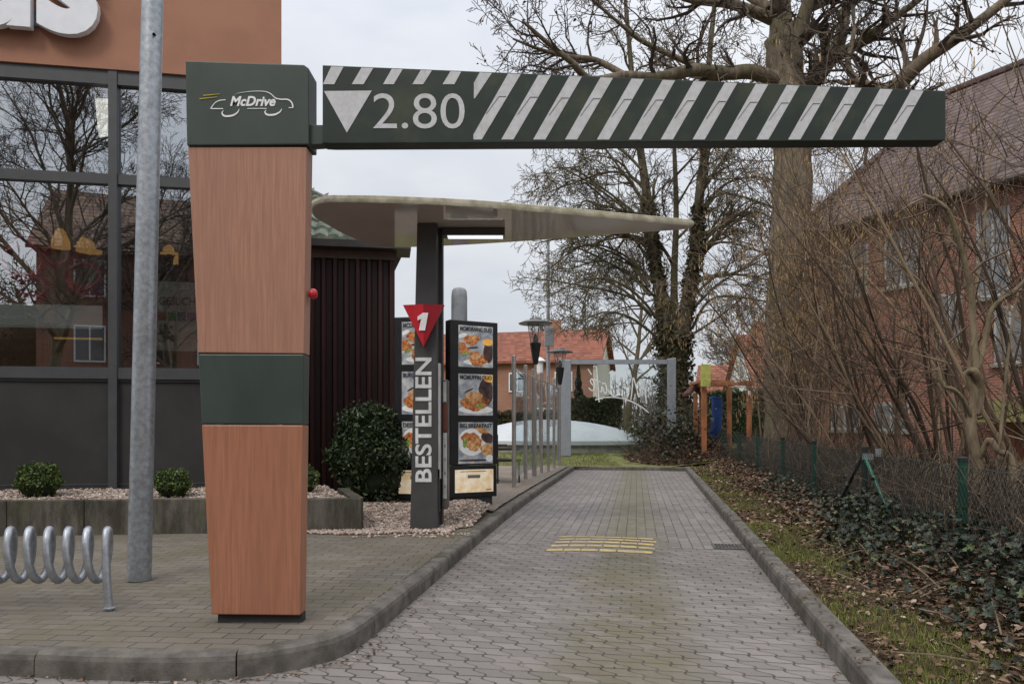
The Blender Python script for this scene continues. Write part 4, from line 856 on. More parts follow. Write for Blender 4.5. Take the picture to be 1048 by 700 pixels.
house('red_roofed_house', 'long brick house with orange-red tiled roof and pale gable behind the terrace', (P(611,400,45).x,45,.2), (.242,.97,0), (-.97,.242,0), 7, 17, .2, 5.45, 7.55, MAT['brick_far'], MAT['render'], MAT['roof_red'], [(1.5,1.1,3.4,1.2),(4.4,1.1,3.4,1.2),(7,1.1,3.4,1.2),(10,1.1,3.4,1.2),(2.6,1.4,1.1,1.3),(6.6,1.4,1.1,1.3)], (3.5,3.2,.7))
house('red_roofed_house', 'white gabled house with steep red roof, right of the timber play frame', (16.7,50,.2), (0,1,0), (1,0,0), 8, 14, .2, 3.75, 7.9, MAT['render_white'], MAT['render_white'], MAT['roof_red2'], [(2,1.2,1.3,1.2),(6,1.2,1.3,1.2)], (3.2,.9,.8), [(1.5,1.0,1.4,1.2,0),(4.6,1.0,1.4,1.2,0),(3.4,.9,4.6,1.1,0)])
house('red_roofed_house', 'low reddish roofed house half hidden between the ivy tree and the play frame', (P(716,400,62).x,62,.2), (.3,.95,0), (.95,-.3,0), 7, 6, .2, 4.4, 6.6, MAT['brick_far'], MAT['brick_far'], MAT['roof_red2'], [(2,1.2,1.5,1.2)], (3.2,4,.7))
# the brick villa behind the shrubs
BC = Vector((12.86-.54*3.28, 28.28, 0)); BN = Vector((.88,.475,0)).normalized(); LB, WB = 17.0, 10.0; zE, zR = 8.35, 13.95
MAT['villa_frame'] = mat('villa_frame', (.42,.42,.41), .6)
vl = thing('brick_villa', 'big red brick house with steep brown tiled hip roof behind the bare shrubs', 'house', (BC.x,BC.y,.2))
def bq(r, s, z): p = BC + BU*r + BN*s; return Vector((p.x,p.y,z))
mb = MB(); mb.prism([bq(0,0,.1),bq(LB,0,.1),bq(LB,WB,.1),bq(0,WB,.1)], (0,0,zE-.1)); obj('wall', mb, MAT['brick'], vl)
ov = .45; e = [bq(-ov,-ov,zE),bq(LB+ov,-ov,zE),bq(LB+ov,WB+ov,zE),bq(-ov,WB+ov,zE)]; r0, r1 = bq(2.6,WB/2,zR), bq(LB-2.6,WB/2,zR)
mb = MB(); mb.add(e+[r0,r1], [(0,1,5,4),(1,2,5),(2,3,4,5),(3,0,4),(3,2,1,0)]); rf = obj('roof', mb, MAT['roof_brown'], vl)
mb = MB(); mb.tube([e[0]+Vector((0,0,.05)),r0+Vector((0,0,.08))],.13,8); mb.tube([r0+Vector((0,0,.08)),r1+Vector((0,0,.08))],.13,8); obj('ridge_tiles', mb, MAT['roof_brown'], rf)
mb = MB(); mb.tube([bq(-ov,-ov-.08,zE-.03),bq(LB+ov,-ov-.08,zE-.03)],.09,8); obj('gutter', mb, mat('villa_gutter',(.06,.05,.045)), vl)
mb = MB(); mb.tube([bq(.15,-.1,.2),bq(.15,-.1,zE-.2)],.07,8); obj('downpipe', mb, MAT['render_white'], vl)
def b_at(px):                                         # distance along the villa wall at a column
    k = (px-CX)/F; return (k*BC.y - BC.x)/(BU.x - k*BU.y)
for i, (x0, x1, y0, y1, m) in enumerate(((861,889,252,303,0),(906,941,236,293,0),(1000,1034,214,304,0),(1062,1100,195,300,0),(851,880,414,440,1),(895,931,412,441,1),(1018,1052,312,372,0),(960,985,300,350,0))):
    ra, rb_ = b_at(x0), b_at(x1); Ym = (bq(ra,0,0).y+bq(rb_,0,0).y)/2; za_, zb2 = CH+(HY-y1)/F*Ym, CH+(HY-y0)/F*Ym
    mb = MB(); mb.obox(bq(ra,-.04,za_), BU*(rb_-ra), BN*.06, (0,0,zb2-za_)); wf = obj('window', mb, MAT['villa_frame'], vl)
    nn = 2
    for k in range(nn):
        wd = (rb_-ra-.24)/nn; mb = MB(); mb.obox(bq(ra+.08+k*(wd+.08),-.052,za_+.1), BU*wd, BN*.01, (0,0,zb2-za_-.2)); obj('pane', mb, MAT['palepane'], wf)
    mb = MB(); mb.obox(bq(ra-.1,-.12,za_-.1), BU*(rb_-ra+.2), BN*.14, (0,0,.09)); obj('sill', mb, MAT['concrete'], wf)
ra = b_at(1028); Yd = bq(ra,0,0).y; zc_ = CH+(HY-432)/F*Yd
mb = MB(); mb.obox(bq(ra-.6,-.9,zc_), BU*3.2, BN*.88, (0,0,.2)); mb.obox(bq(ra-.55,-.85,zc_+.21), BU*3.1, BN*.83, (0,0,.2)); mb.obox(bq(ra-.5,-.8,zc_+.42), BU*3.0, BN*.78, (0,0,.2)); obj('porch_roof', mb, mat('mossy_porch',(.24,.23,.09),.9), vl)
mb = MB(); mb.obox(bq(ra+.3,-.05,.2), BU*1.3, BN*.06, (0,0,zc_-.25)); obj('door', mb, mat('brown_door',(.16,.05,.025),.5), vl)

# ------------------------------------------------------------------ trees
def rvec(r): return Vector((r.gauss(0,1), r.gauss(0,1), r.gauss(0,1)))
def grow(tr, cr, p, d, L, rad, lev, cfg, r, leaves=None):
    """one branch and its offspring; thick wood goes to tr, twigs to cr"""
    n = (7, 6, 5, 4, 3, 3)[min(lev, 5)]; sides = (10, 7, 5, 4, 3, 3)[min(lev, 5)]
    pts = [Vector(p)]; rs = [rad]; dirs = [Vector(d).normalized()]; dd = dirs[0].copy()
    for i in range(n):
        dd = (dd + rvec(r)*cfg['wig']*(1+.3*lev) + Vector((0,0,cfg['up'][min(lev, len(cfg['up'])-1)]))).normalized()
        pts.append(pts[-1] + dd*(L/n)); rs.append(max(rad*(1-.72*(i+1)/n), cfg['rmin'])); dirs.append(dd.copy())
    (tr if lev <= cfg['solid'] else cr).tube(pts, rs, sides)
    spawn(tr, cr, pts, rs, dirs, L, lev, cfg, r, leaves)
def spawn(tr, cr, pts, rs, dirs, L, lev, cfg, r, leaves=None, t0=None):
    if lev >= cfg['max']:
        if leaves is not None and r.random() < cfg.get('leafp', 0): leaves.append(pts[-1] + rvec(r)*.04)
        return
    nc = cfg['n'][min(lev, len(cfg['n'])-1)]; nc = max(1, int(nc*(.75+.5*r.random())+.5))
    n = len(pts)-1
    for k in range(nc):
        t = (cfg.get('t0', .25) if t0 is None else t0); t = t + (1-t)*((k+r.random())/nc); x = t*n; i = min(int(x), n-1); f = x-i
        p = pts[i].lerp(pts[i+1], f); dd = dirs[min(i+1, n)]; rr = rs[i]*(1-f)+rs[i+1]*f
        ax = dd.cross(rvec(r)).normalized(); ang = R(r.uniform(*cfg['ang'])); nd = Matrix.Rotation(ang, 3, ax) @ dd
        if 'flat' in cfg: nd.z *= cfg['flat']; nd.normalize()
        l2 = L*r.uniform(*cfg['len'])*(1-.35*t); r2 = max(min(rr*r.uniform(.45,.68), rr*.9), cfg['rmin'])
        if l2 < cfg.get('lmin', .12): continue
        grow(tr, cr, p, nd, l2, r2, lev+1, cfg, r, leaves)
def limb(tr, cr, pts, r0, r1, cfg, r, lev=1, leaves=None, t0=.15, L=None, sides=10):
    ps = spline(pts, 5); n = len(ps)-1; rs = [r0+(r1-r0)*i/n for i in range(n+1)]; ds = [(ps[min(i+1,n)]-ps[max(i-1,0)]).normalized() for i in range(n+1)]
    ln = sum((b-a).length for a, b in zip(ps, ps[1:])); tr.tube(ps, rs, sides); spawn(tr, cr, ps, rs, ds, L or ln, lev, cfg, r, leaves, t0)
def tree(name, label, base, build, mtr, mcr, group=None, ivy=None):
    t = thing(name, label, 'tree', base, group); tr, cr = MB(), MB(); ex = build(tr, cr)
    obj('trunk', tr, mtr, t, smooth=True); obj('crown', cr, mcr, t)
    return t, ex
# the big grey tree behind the fence
Y1 = 19.0
def big(tr, cr):
    r = random.Random(5); lv = []; b = P(805,470,Y1); z0 = verge_z(b.x, Y1)
    trunk = [(b.x+.0,Y1,z0-.2),(b.x,Y1,1.2),P(804,340,Y1),P(809,240,Y1),P(811,150,Y1),P(806,90,Y1),P(800,40,Y1)]
    ps = spline(trunk, 5); n = len(ps)-1; tr.tube(ps, [ (.55+.32*math.exp(-i*.6)-.12*(i/n))*(1+.05*math.sin(i*1.9)+.03*math.sin(i*4.3)) for i in range(n+1)], 18)
    cfg = dict(wig=.13, up=(.02,.03,.03,.02,.0), rmin=.0072, solid=2, max=5, n=(10,10,13,8,6), ang=(28,68), len=(.36,.62), leafp=.16, lmin=.16)
    A = lambda *pp_: [P(x, y, Y1+dy) for x, y, dy in pp_]
    big_l = [ (A((800,45,0),(798,0,.2),(790,-60,.4),(775,-150,.6),(770,-240,.6)), .32,.06), (A((806,70,0),(822,20,-.3),(838,-40,-.8),(850,-130,-1.2)), .24,.05),
      (A((810,110,.1),(835,80,.5),(858,45,.8),(868,0,1.1),(890,-80,1.4)), .3,.06), (A((850,62,.7),(885,40,.2),(930,8,-.5),(980,-30,-1)), .17,.04),
      (A((815,130,0),(870,108,-.8),(912,92,-1.4),(945,62,-2.0),(985,35,-2.4),(1030,0,-2.8),(1090,-50,-3)), .26,.06),
      (A((912,92,-1.4),(880,84,-1.2),(868,66,-1.0),(874,30,-.9),(870,-20,-.8)), .11,.03),
      (A((802,84,0),(770,74,-.6),(745,75,-1),(710,72,-1.5),(672,80,-2),(640,78,-2.6),(605,82,-3),(585,64,-3.4),(560,44,-3.6),(535,22,-3.8)), .2,.03),
      (A((720,72,-1.4),(712,68,-1.4),(660,44,-1.9),(635,25,-2.3),(600,-5,-2.8)), .09,.025), (A((640,78,-2.6),(610,62,-2.4),(580,58,-2.9),(550,50,-3.4),(525,40,-3.7)), .08,.02),
      (A((790,20,.2),(750,5,-.8),(700,-2,-1.6),(660,-30,-2.4)), .16,.04), (A((788,10,.3),(740,-20,1),(680,-40,2),(610,-60,2.5)), .15,.03), (A((870,5,1),(920,-30,2),(990,-60,3)), .13,.03)]
    for pts, a, c in big_l: limb(tr, cr, pts, a, c, cfg, r, 2, lv, .1, 3.4)
    # trunk twigs
    for k in range(16):
        pt = ps[int(n*r.uniform(.3,.9))]; grow(tr, cr, pt, Vector((r.uniform(-1,1),r.uniform(-1,.3),r.uniform(.1,.8))), r.uniform(.8,1.8), .02, 3, cfg, r)
    return lv
t1, lv = tree('bare_tree', 'massive grey-trunked bare tree behind the green fence, with a long low limb to the left', (P(805,470,Y1).x,Y1,.25), big, MAT['bark'], MAT['twig'])
mb = MB(); mb.scatter(LEAF[0], LEAF[1], np.array([tuple(v) for v in lv]), rand_rots(len(lv), 1.5), nrg.uniform(.05,.1,len(lv))); obj('dry_leaves', mb, mat('dry_alder',(.04,.03,.024),.9), t1)['kind'] = 'stuff'
# the ivy-clad tree past the end of the lane
Y3 = 27.5
def ivytree(tr, cr):
    r = random.Random(21); b = P(690,455,Y3)
    cfg = dict(wig=.12, up=(.03,.03,.02,-.015,-.03), rmin=.0095, solid=2, max=5, n=(11,10,9.5,7,5.5), ang=(28,60), len=(.42,.66), lmin=.22)
    A = lambda *pp_: [P(x, y, Y3+dy) for x, y, dy in pp_]
    ps = spline([(b.x,Y3,-.1),(b.x,Y3,1.5),P(690,390,Y3),P(690,340,Y3)], 4); n = len(ps)-1; tr.tube(ps, [.58-.12*i/n for i in range(n+1)], 14)
    stems = [(A((684,350,0),(676,300,0),(668,250,.2),(662,200,.3),(655,150,.4),(648,90,.5),(640,0,.6)),.27,.07), (A((698,350,0),(705,300,-.2),(712,255,-.3),(716,200,-.3),(722,140,-.2),(726,60,0),(735,-30,.2)),.27,.07), (A((690,340,.4),(690,280,.6),(692,220,.8),(690,150,1),(686,60,1.2)),.16,.05)]
    for s_ in stems: limb(tr, cr, s_[0], s_[1], s_[2], cfg, r, 1, None, .2, 6.5)
    low = [A((676,330,0),(650,300,-.5),(620,285,-1),(588,290,-1.4),(560,305,-1.6)), A((672,345,0),(645,325,-.6),(615,320,-1.2),(580,338,-1.8)), A((670,290,0),(640,262,.4),(605,250,.8),(570,262,1)), A((668,250,0),(640,215,0),(600,185,-.3),(570,170,-.4)), A((664,215,0),(640,180,.5),(610,140,.8),(585,110,1)),
           A((706,320,0),(730,295,-.6),(760,275,-1),(785,255,-1.4)), A((712,260,0),(735,225,.4),(760,190,.6)), A((716,200,0),(742,160,0),(770,120,.3)), A((704,345,0),(735,325,.6),(765,300,.9)), A((676,310,0),(650,285,1),(618,268,2),(585,275,2.5))]
    for k in range(20):
        f = r.random(); x = 668-14*f if k % 3 else 708+12*f; y = 340-200*f; s_ = -1 if k % 3 else 1; X2 = x+s_*r.uniform(45,95); y2 = y-r.uniform(10,55); dy = r.uniform(-2.5,2.5)
        low.append(A((x,y,0),(x+s_*25,y-r.uniform(15,35),dy*.3),(X2,y2,dy*.7),(X2+s_*r.uniform(15,35),y2+r.uniform(-5,25),dy)))
    for l_ in low: limb(tr, cr, l_, .06, .018, cfg, r, 2, None, .12, 3.6)
t3, _ = tree('bare_tree', 'twin-stemmed bare tree with ivy-clad dark trunk past the end of the lane', (P(690,455,Y3).x,Y3,.25), ivytree, MAT['bark_dark'], MAT['twig_green'])
pos = []; r = random.Random(4)
def ivy_on(path, rad, n, spread=.35):
    ps = spline(path, 6)
    for _ in range(n):
        q = ps[r.randrange(len(ps))]; a = r.uniform(0,6.283); k = rad*(.8+spread*abs(r.gauss(0,1))); pos.append((q.x+k*math.cos(a), q.y+k*math.sin(a), q.z+r.uniform(-.3,.3)))
A3 = lambda *pp_: [P(x, y, Y3+dy) for x, y, dy in pp_]
ivy_on(A3((690,455,0),(690,400,0),(690,345,0)), .5, 5000); ivy_on(A3((682,360,0),(676,300,0),(668,250,.2),(663,210,.3)), .23, 1800, .3); ivy_on(A3((698,360,0),(705,300,-.2),(712,255,-.3),(715,215,-.3)), .23, 1800, .3); ivy_on(A3((690,460,-.4),(690,430,-.4)), 1.0, 2600, .5)
mb = MB(); mb.scatter(LEAF[0], LEAF[1], pos, rand_rots(len(pos), 1.5), nrg.uniform(.1,.2,len(pos))); obj('ivy', mb, MAT['ivy_tree'], t3)
def plain(seed, b, h, rad, cfg0=None, stems=1, lean=0):
    def f(tr, cr):
        r = random.Random(seed); cfg = dict(wig=.1, up=(.03,.05,.04,.02), rmin=.014, solid=1, max=4, n=(15,8,6,5), ang=(25,55), len=(.38,.6), lmin=.25, t0=.28); cfg.update(cfg0 or {})
        for k in range(stems): grow(tr, cr, b, Vector((r.uniform(-.2,.2)+lean,r.uniform(-.2,.2),1)) if stems > 1 else Vector((lean,0,1)), h*r.uniform(.8,1), rad, 0, cfg, r)
    return f
far = [(640,58,15,.26,'tall bare tree far behind, just left of the ivy-clad tree'),(775,70,12,.2,'bare tree far behind, above the white gabled house'),(560,75,13,.25,'bare tree far behind, above the long red roof')]
for i, (px, Y, h, rr, lb) in enumerate(far):
    b = (P(px,440,Y).x, Y, lawn_z(P(px,440,Y).x, min(Y, 90))-.1); tree('bare_tree', lb, b, plain(40+i, b, h, rr, dict(rmin=.0003*Y)), MAT['bark_dark'], MAT['twig'], 'bare trees far behind')
# reflected in the windows: trees and a house behind the camera
for i, (x, y, h) in enumerate(((-10.5,-13,15),(-16.5,-15,16),(-6,-15.5,14))):
    b = (x, y, -.08); tree('bare_tree', ['bare tree in front of the lane, mirrored in the upper window','bare tree mirrored at the left edge of the windows','bare tree mirrored behind the lamp post in the narrow window'][i], b, plain(70+i, b, h, .24, dict(n=(22,12,9,6), up=(.02,.03,.03,.0), rmin=.007)), MAT['bark'], MAT['twig'], 'bare trees mirrored in the windows')

# ------------------------------------------------------------------ hedges, conifer, far wood
def hedge(label, x0, x1, y0, y1, z0, z1, n, m=MAT['hedge'], sz=(.1,.2), seed=1, name='hedge', cat='hedge'):
    g = np.random.default_rng(seed); t = thing(name, label, cat, ((x0+x1)/2,(y0+y1)/2,z0)); u = g.random((n,3)); f = g.random(n)
    u[:,2] = np.where(f < .4, 1-.12*g.random(n), u[:,2]); u[:,1] = np.where(f > .45, .15*g.random(n), u[:,1])
    pos = np.stack([x0+(x1-x0)*u[:,0], y0+(y1-y0)*u[:,1], z0+(z1-z0)*u[:,2]*(1+.06*np.sin(u[:,0]*23+seed)*np.cos(u[:,0]*9))], 1)
    mb = MB(); mb.scatter(OVAL[0], OVAL[1], pos, rand_rots(n, 1.6, g), g.uniform(*sz, n)); obj('foliage', mb, m, t); obj('branches', MB().box(x0+.1,x1-.1,y0+.18,y1-.05,z0,z1-.15), MAT['core'], t)
hedge('clipped dark green hedge behind the pale basin, in front of the red-roofed house', P(572,430,33).x, P(638,430,33).x, 33, 34.4, .2, CH+(HY-407)/F*33, 6000, seed=2)
hedge('dark green hedge below the white gabled house, seen through the play frame', P(724,430,42).x, P(805,430,42).x, 42, 43.5, .2, CH+(HY-399)/F*42, 5000, seed=3)
hedge('brown-green untrimmed hedge behind the terrace fence at the left', P(500,430,37).x, P(572,430,37).x, 37, 38.4, .2, 2.0, 5000, leafmat('hedge_brown',[(0,(.05,.045,.025)),(1,(.15,.12,.07))],.8), seed=4)
t = thing('conifer', 'small dark spruce standing in front of the red-roofed house', 'tree', (P(592,430,35).x,35,.2)); cx_ = P(592,430,35); hz = CH+(HY-374)/F*35; pos = []
for _ in range(5200):
    v = rng.random()**.8; zz_ = .5+(hz-.5)*v; rad = (1-v)*.6*(.55+.45*abs(math.sin(v*26)))*math.sqrt(rng.random())+.02; a = rng.uniform(0,6.28); pos.append((cx_.x+rad*math.cos(a), 35+rad*math.sin(a), zz_-.25*rad))
mb = MB(); mb.scatter(OVAL[0], OVAL[1], pos, rand_rots(len(pos), 1.2), nrg.uniform(.07,.16,len(pos))); obj('crown', mb, MAT['conifer'], t); obj('trunk', MB().tube([(cx_.x,35,.1),(cx_.x,35,hz)], [.08,.01], 7), MAT['bark_dark'], t)
mb = MB(); r = random.Random(8)
for k in range(1500):
    x = r.uniform(-60, 75); Y = r.uniform(82, 95); h = r.uniform(3, 7.5)
    q = Vector((x,Y,0)); d = Vector((r.uniform(-.3,.3),0,1)); p2 = q+d*h*.5; p3 = p2+Vector((r.uniform(-.5,.5),0,h*.5)); mb.tube([q,p2,p3], [.09,.06,.02], 3)
    for j in range(7): a = q.lerp(p3, r.uniform(.2,.95)); mb.tube([a, a+Vector((r.uniform(-1.3,1.3),0,r.uniform(.2,1.4)))], [.035,.02], 3)
struct('distant_wood', mb, MAT['bramble'], 'stuff')
# brush heap with ivy and dead leaves past the lane's end
bh = []
def heap(X, Y): return sstep(3.9, 5.4, X)*max(0, 1-((X-5.3)/1.6)**2-((Y-23.4)/1.9)**2)
mb = MB(); r = random.Random(9)
for _ in range(1700):
    a = r.uniform(0,6.28); k = math.sqrt(r.random()); X, Y = 5.3+1.6*k*math.cos(a), 23.4+1.9*k*math.sin(a); z = lawn_z(X,Y)+1.0*heap(X,Y)*r.random(); d = Vector((r.gauss(0,1),r.gauss(0,1),r.gauss(.25,.5))).normalized(); L_ = r.uniform(.3,1.0)
    p = Vector((X,Y,z)); mb.tube([p, p+d*L_*.5+rvec(r)*.05, p+d*L_+Vector((0,0,-.08))], [.009,.007,.004], 3)
struct('brush', mb, MAT['bramble'], 'stuff')
pos = []; po2 = []
for _ in range(5200):
    a = r.uniform(0,6.28); k = math.sqrt(r.random()); X, Y = 5.3+1.75*k*math.cos(a), 23.4+2.1*k*math.sin(a); pos.append((X, Y, lawn_z(X,Y)+.95*heap(X,Y)*(.75+.3*r.random())+.02))
for _ in range(1500): X = r.gauss(5.1,.45); Y = r.gauss(22.6,.5); po2.append((X, Y, lawn_z(X,Y)+max(0,r.gauss(.6,.5))))
mb = MB(); mb.scatter(LEAF[0], LEAF[1], pos, rand_rots(len(pos), 1.0), nrg.uniform(.06,.13,len(pos))); struct('dead_leaves_on_brush', mb, MAT['deadleaf'], 'stuff')
mb = MB(); mb.scatter(IVY[0], IVY[1], po2, rand_rots(len(po2), 1.2), nrg.uniform(.06,.12,len(po2))); struct('ivy_on_brush', mb, MAT['ivy'], 'stuff')
t = thing('evergreen_shrub', 'dark low evergreen shrub beside the tip of the pale basin cover', 'shrub', (P(668,445,28).x,28,.3)); c_ = np.array(P(668,445,28)); g = np.random.default_rng(5); pos = c_+g.normal(size=(2600,3))*np.array([.55,.5,.42])
mb = MB(); mb.scatter(OVAL[0], OVAL[1], pos, rand_rots(2600,1.5), nrg.uniform(.08,.18,2600)); obj('foliage', mb, leafmat('shrub_leaf',[(0,(.04,.05,.02)),(1,(.11,.12,.04))],.7), t)

# ------------------------------------------------------------------ play frame
YF = 21.8
pf = thing('play_frame', 'brown timber play frame with a lime green board, behind the end of the fence', 'play frame', (P(721,470,YF).x,YF,.25))
def beam_px(x0, x1, y0, y1, dy, th, name='beam', m='timber', slant=0):
    a = P(x0,y1,YF); b = P(x1,y0,YF); mb = MB(); mb.hexa([(a.x,YF+dy,a.z),(b.x,YF+dy,a.z+slant),(b.x,YF+dy+th,a.z+slant),(a.x,YF+dy+th,a.z)], [(a.x,YF+dy,b.z),(b.x,YF+dy,b.z+slant),(b.x,YF+dy+th,b.z+slant),(a.x,YF+dy+th,b.z)]); return obj(name, mb, MAT[m], pf, bevel=.01)
for (x0, x1, dy) in ((718.5,723.5,0),(727,731.3,1.2),(757,761.5,1.2),(765,769.5,0)): beam_px(x0, x1, 393.5, 470, dy, .13, 'post')
beam_px(717,771,391,394.5,-.03,.16); beam_px(725,764,390,393,1.2,.14); beam_px(716,722,389,392,0,1.3); beam_px(764,770,389,392,0,1.3); beam_px(727,757,387,390,.5,.12,slant=-.04)
beam_px(716,726,373,396,-.16,.04,'sign_board','limesign'); beam_px(764,767,400,405,-.16,.02,'notice','white')
t = thing('slide', 'blue plastic tube slide inside the timber play frame', 'slide', (P(733,440,YF+1.8).x,YF+1.8,.25)); a = P(733,410,YF+1.9)
sl_pts = spline([(a.x,YF+1.9,a.z+.1),(a.x+.02,YF+1.9,a.z-.2),(a.x,YF+2.1,.8),(a.x-.2,YF+2.6,.35)], 6); obj('tube', MB().tube(sl_pts, .17, 14), MAT['blue'], t, smooth=True); obj('collar', MB().tube([sl_pts[0]+Vector((0,0,-.03)), sl_pts[0]+Vector((0,0,.03))], .2, 14), MAT['blue'], t)
t = thing('timber_hut', 'little timber hut with pitched roof left of the play frame', 'play hut', (P(712,440,YF+1).x,YF+1,.25))
def hp(x, y): q = P(x, y, YF+1); return q
for x0, x1 in ((710.5,714),(721,723)): a, b = hp(x0,452), hp(x1,402); obj('post', MB().box(a.x,b.x,YF+1,YF+1.12,.2,b.z), MAT['timber'], t)
mb = MB(); mb.prism([hp(705,402),hp(714,393),hp(725,402),hp(725,404.5),hp(714,396),hp(705,404.5)], (0,.9,0)); obj('roof', mb, mat('hut_roof',(.12,.05,.03),.8), t)

# ------------------------------------------------------------------ green wire fence
gfz = thing('wire_fence', 'dark green wire mesh fence with round posts along the right verge', 'fence', (fence_x(8),8,.2))
FY = [2.75,5.12,7.47,9.79,12.1,15.0,18.0,22.7,25.5]; gz = lambda Y: .98+.006*(Y-5)
mesh_mb = MB(); rw = random.Random(3)
for i, Y in enumerate(FY):
    x = fence_x(Y); top = gz(Y)+.02; tl = rw.uniform(-.015,.015)
    m = MAT['fence_dark'] if i == 2 else MAT['fence_green']
    p = obj('post', MB().lathe((x,Y,verge_z(x,Y)-.15), [(.03,0),(.03,top-verge_z(x,Y)+.15)], 12), m, gfz); obj('cap', MB().lathe((x,Y,top), [(.034,-.02),(.034,.008),(.02,.016)], 12), MAT['fence_dark'], p)
x, Y = fence_x(7.47), 7.47
obj('brace', MB().tube([(x-.02,Y-.03,gz(Y)-.06),(x+.05,Y-.5,.28)], .017, 10), MAT['fence_teal'], gfz); obj('brace', MB().tube([(x+.0,Y+.03,gz(Y)-.06),(x+.02,Y+.75,.28)], .017, 10), MAT['fence_dark'], gfz)
obj('clamp', MB().box(x-.04,x+.06,Y-.06,Y-.03,gz(Y)-.1,gz(Y)-.04), MAT['galv'], gfz); obj('tag_plate', MB().box(x+.1,x+.16,Y-.02,Y-.015,gz(Y)-.07,gz(Y)+.01), MAT['galv'], gfz)
st = .055; y = 2.75; wires = MB()
def fpnt(Y, z): return Vector((fence_x(Y)-.032+.012*math.sin(Y*3.1), Y, z))
zlo = .16
while y < 25:
    hgt = gz(y)-.03-zlo; k = 6 if y < 9 else 3; dz = hgt/k
    for s_ in (1,-1):
        pts = [fpnt(y+s_*dz*j*.8, zlo+dz*j) for j in range(k+1)]; wires.tube(pts, .0014 if y < 12 else .0017, 3)
    y += st*(1 if y < 12 else 1.6)
for z in (0,.38,.76): wires.tube([fpnt(Yk, gz(Yk)-.03-z) for Yk in np.linspace(2.75,25.5,60)], .0024, 4)
obj('wire_mesh', wires, MAT['wire'], gfz)

# ------------------------------------------------------------------ shrubs behind the fence
def shrub(label, base, n, hgt, lean, seed, spread=.45, m='stem', rad=(.01,.032), catk=0, group='bare shrubs behind the fence', side=6):
    r = random.Random(seed); t = thing('bare_shrub', label, 'shrub', base, group); mb = MB(); tw = MB(); ck = []
    for k in range(n):
        b = Vector(base)+Vector((.25+abs(r.gauss(0,spread*.7)), r.gauss(0,spread), -.12)); h = hgt*r.uniform(.6,1.1); d = Vector((lean+r.gauss(0,.21), r.gauss(-.05,.16), 1)).normalized(); rr = r.uniform(*rad)
        pts = [b]; dd = d.copy(); nn = 8; rs = [rr]; ds = [d]
        for i in range(nn):
            dd = (dd + rvec(r)*.095 + Vector((lean*.03,0,.015))).normalized(); pts.append(pts[-1]+dd*h/nn); rs.append(max(.004, rr*(1-.8*(i+1)/nn))); ds.append(dd.copy())
        mb.tube(pts, rs, 6)
        for j in range(side+3):
            i = r.randrange(2, nn); p = pts[i].lerp(pts[i+1], r.random()) if i < nn else pts[i]; sd = (ds[i]+rvec(r)*.5).normalized(); L_ = h*r.uniform(.12,.34); q1 = p+sd*L_*.5+rvec(r)*.03; q2 = q1+(sd+Vector((0,0,.1))+rvec(r)*.2).normalized()*L_*.5; tw.tube([p,q1,q2], [rs[i]*.5,rs[i]*.35,.003], 4)
            for _ in range(4):
                p2 = p.lerp(q2, r.uniform(.3,1)); d2 = (sd+rvec(r)*.6).normalized(); e = p2+d2*L_*r.uniform(.2,.5); tw.tube([p2, p2.lerp(e,.5)+rvec(r)*.015, e], [.0045,.0035,.0025], 3)
                if r.random() < catk: ck.append(e)
    obj('stems', mb, MAT[m], t); obj('twigs', tw, MAT[m], t)
    if ck:
        cm = MB()
        for e in ck:
            for _ in range(3): p = e+rvec(r)*.07; L_ = r.uniform(.06,.14); cm.tube([p, p+Vector((r.gauss(0,.008),r.gauss(0,.008),-L_*.5)), p+Vector((r.gauss(0,.012),0,-L_))], [.005,.0085,.005], 4)
        obj('catkins', cm, MAT['catkin'], t)['kind'] = 'stuff'
    return t
def sb(px, Y, off=.5): x = (px-CX)/F*Y; return (x, Y, verge_z(x, Y))
specs = [(1085,6.0,15,4.6,-.42,'bare shrub with leaning stems at the right edge, nearest behind the fence'),(1010,7.4,17,5.2,-.42,'leaning bare shrub behind the pale twisted stem'),(955,8.6,18,5.2,-.45,'leaning bare shrub directly behind the near green fence post'),(905,9.8,18,5.0,-.4,'leaning bare shrub behind the braced fence post'),
  (868,11.2,16,4.6,-.36,'leaning bare shrub before the low pale windows of the villa'),(1040,9.6,14,5.6,-.25,'tall bare shrub before the white villa window, at the right edge'),(835,12.8,15,4.4,-.3,'leaning bare shrub right of the massive grey trunk'),(985,12.5,15,6.0,-.3,'tall bare shrub farther back, before the villa wall'),(1110,8.0,14,6.0,-.3,'tall bare shrub leaning in from beyond the right edge'),(815,16.0,12,4.2,-.3,'bare shrub at the foot of the massive grey trunk'),(925,15.0,14,6.0,-.25,'bare shrub far back, under the villa eave')]
for i, (px, Y, n, h, ln, lb) in enumerate(specs): shrub(lb, sb(px, Y), int(n*.66), h, ln*.8, 100+i, catk=.0 if i not in (5,8,10) else .25)
shrub('hazel hung with yellowish catkins, hiding the middle of the massive trunk', sb(800,17.2), 24, 7.0, -.02, 131, .6, catk=.95, side=9, rad=(.012,.024)); shrub('hazel with pale yellowish catkins left of the massive trunk', sb(768,20.5), 9, 6.6, -.02, 132, .6, catk=.8, side=8, rad=(.012,.024)); shrub('hazel with catkins hanging before the villa roof edge', sb(845,18.5), 16, 7.4, -.05, 133, .7, catk=.9, side=8, rad=(.012,.024))
shrub('reddish bare shrub behind the play frame, near the massive grey trunk', sb(795,27), 8, 5.0, -.1, 134, .8, catk=.3, side=8); shrub('brown bare shrub seen through the glass screen', (P(650,430,34).x,34,.25), 26, 3.2, 0, 135, 1.2, side=7); shrub('brown bare shrub on the lawn left of the ivy-clad trunk', (P(664,440,25.6).x,25.6,.3), 22, 1.9, -.1, 136, .5, side=7)
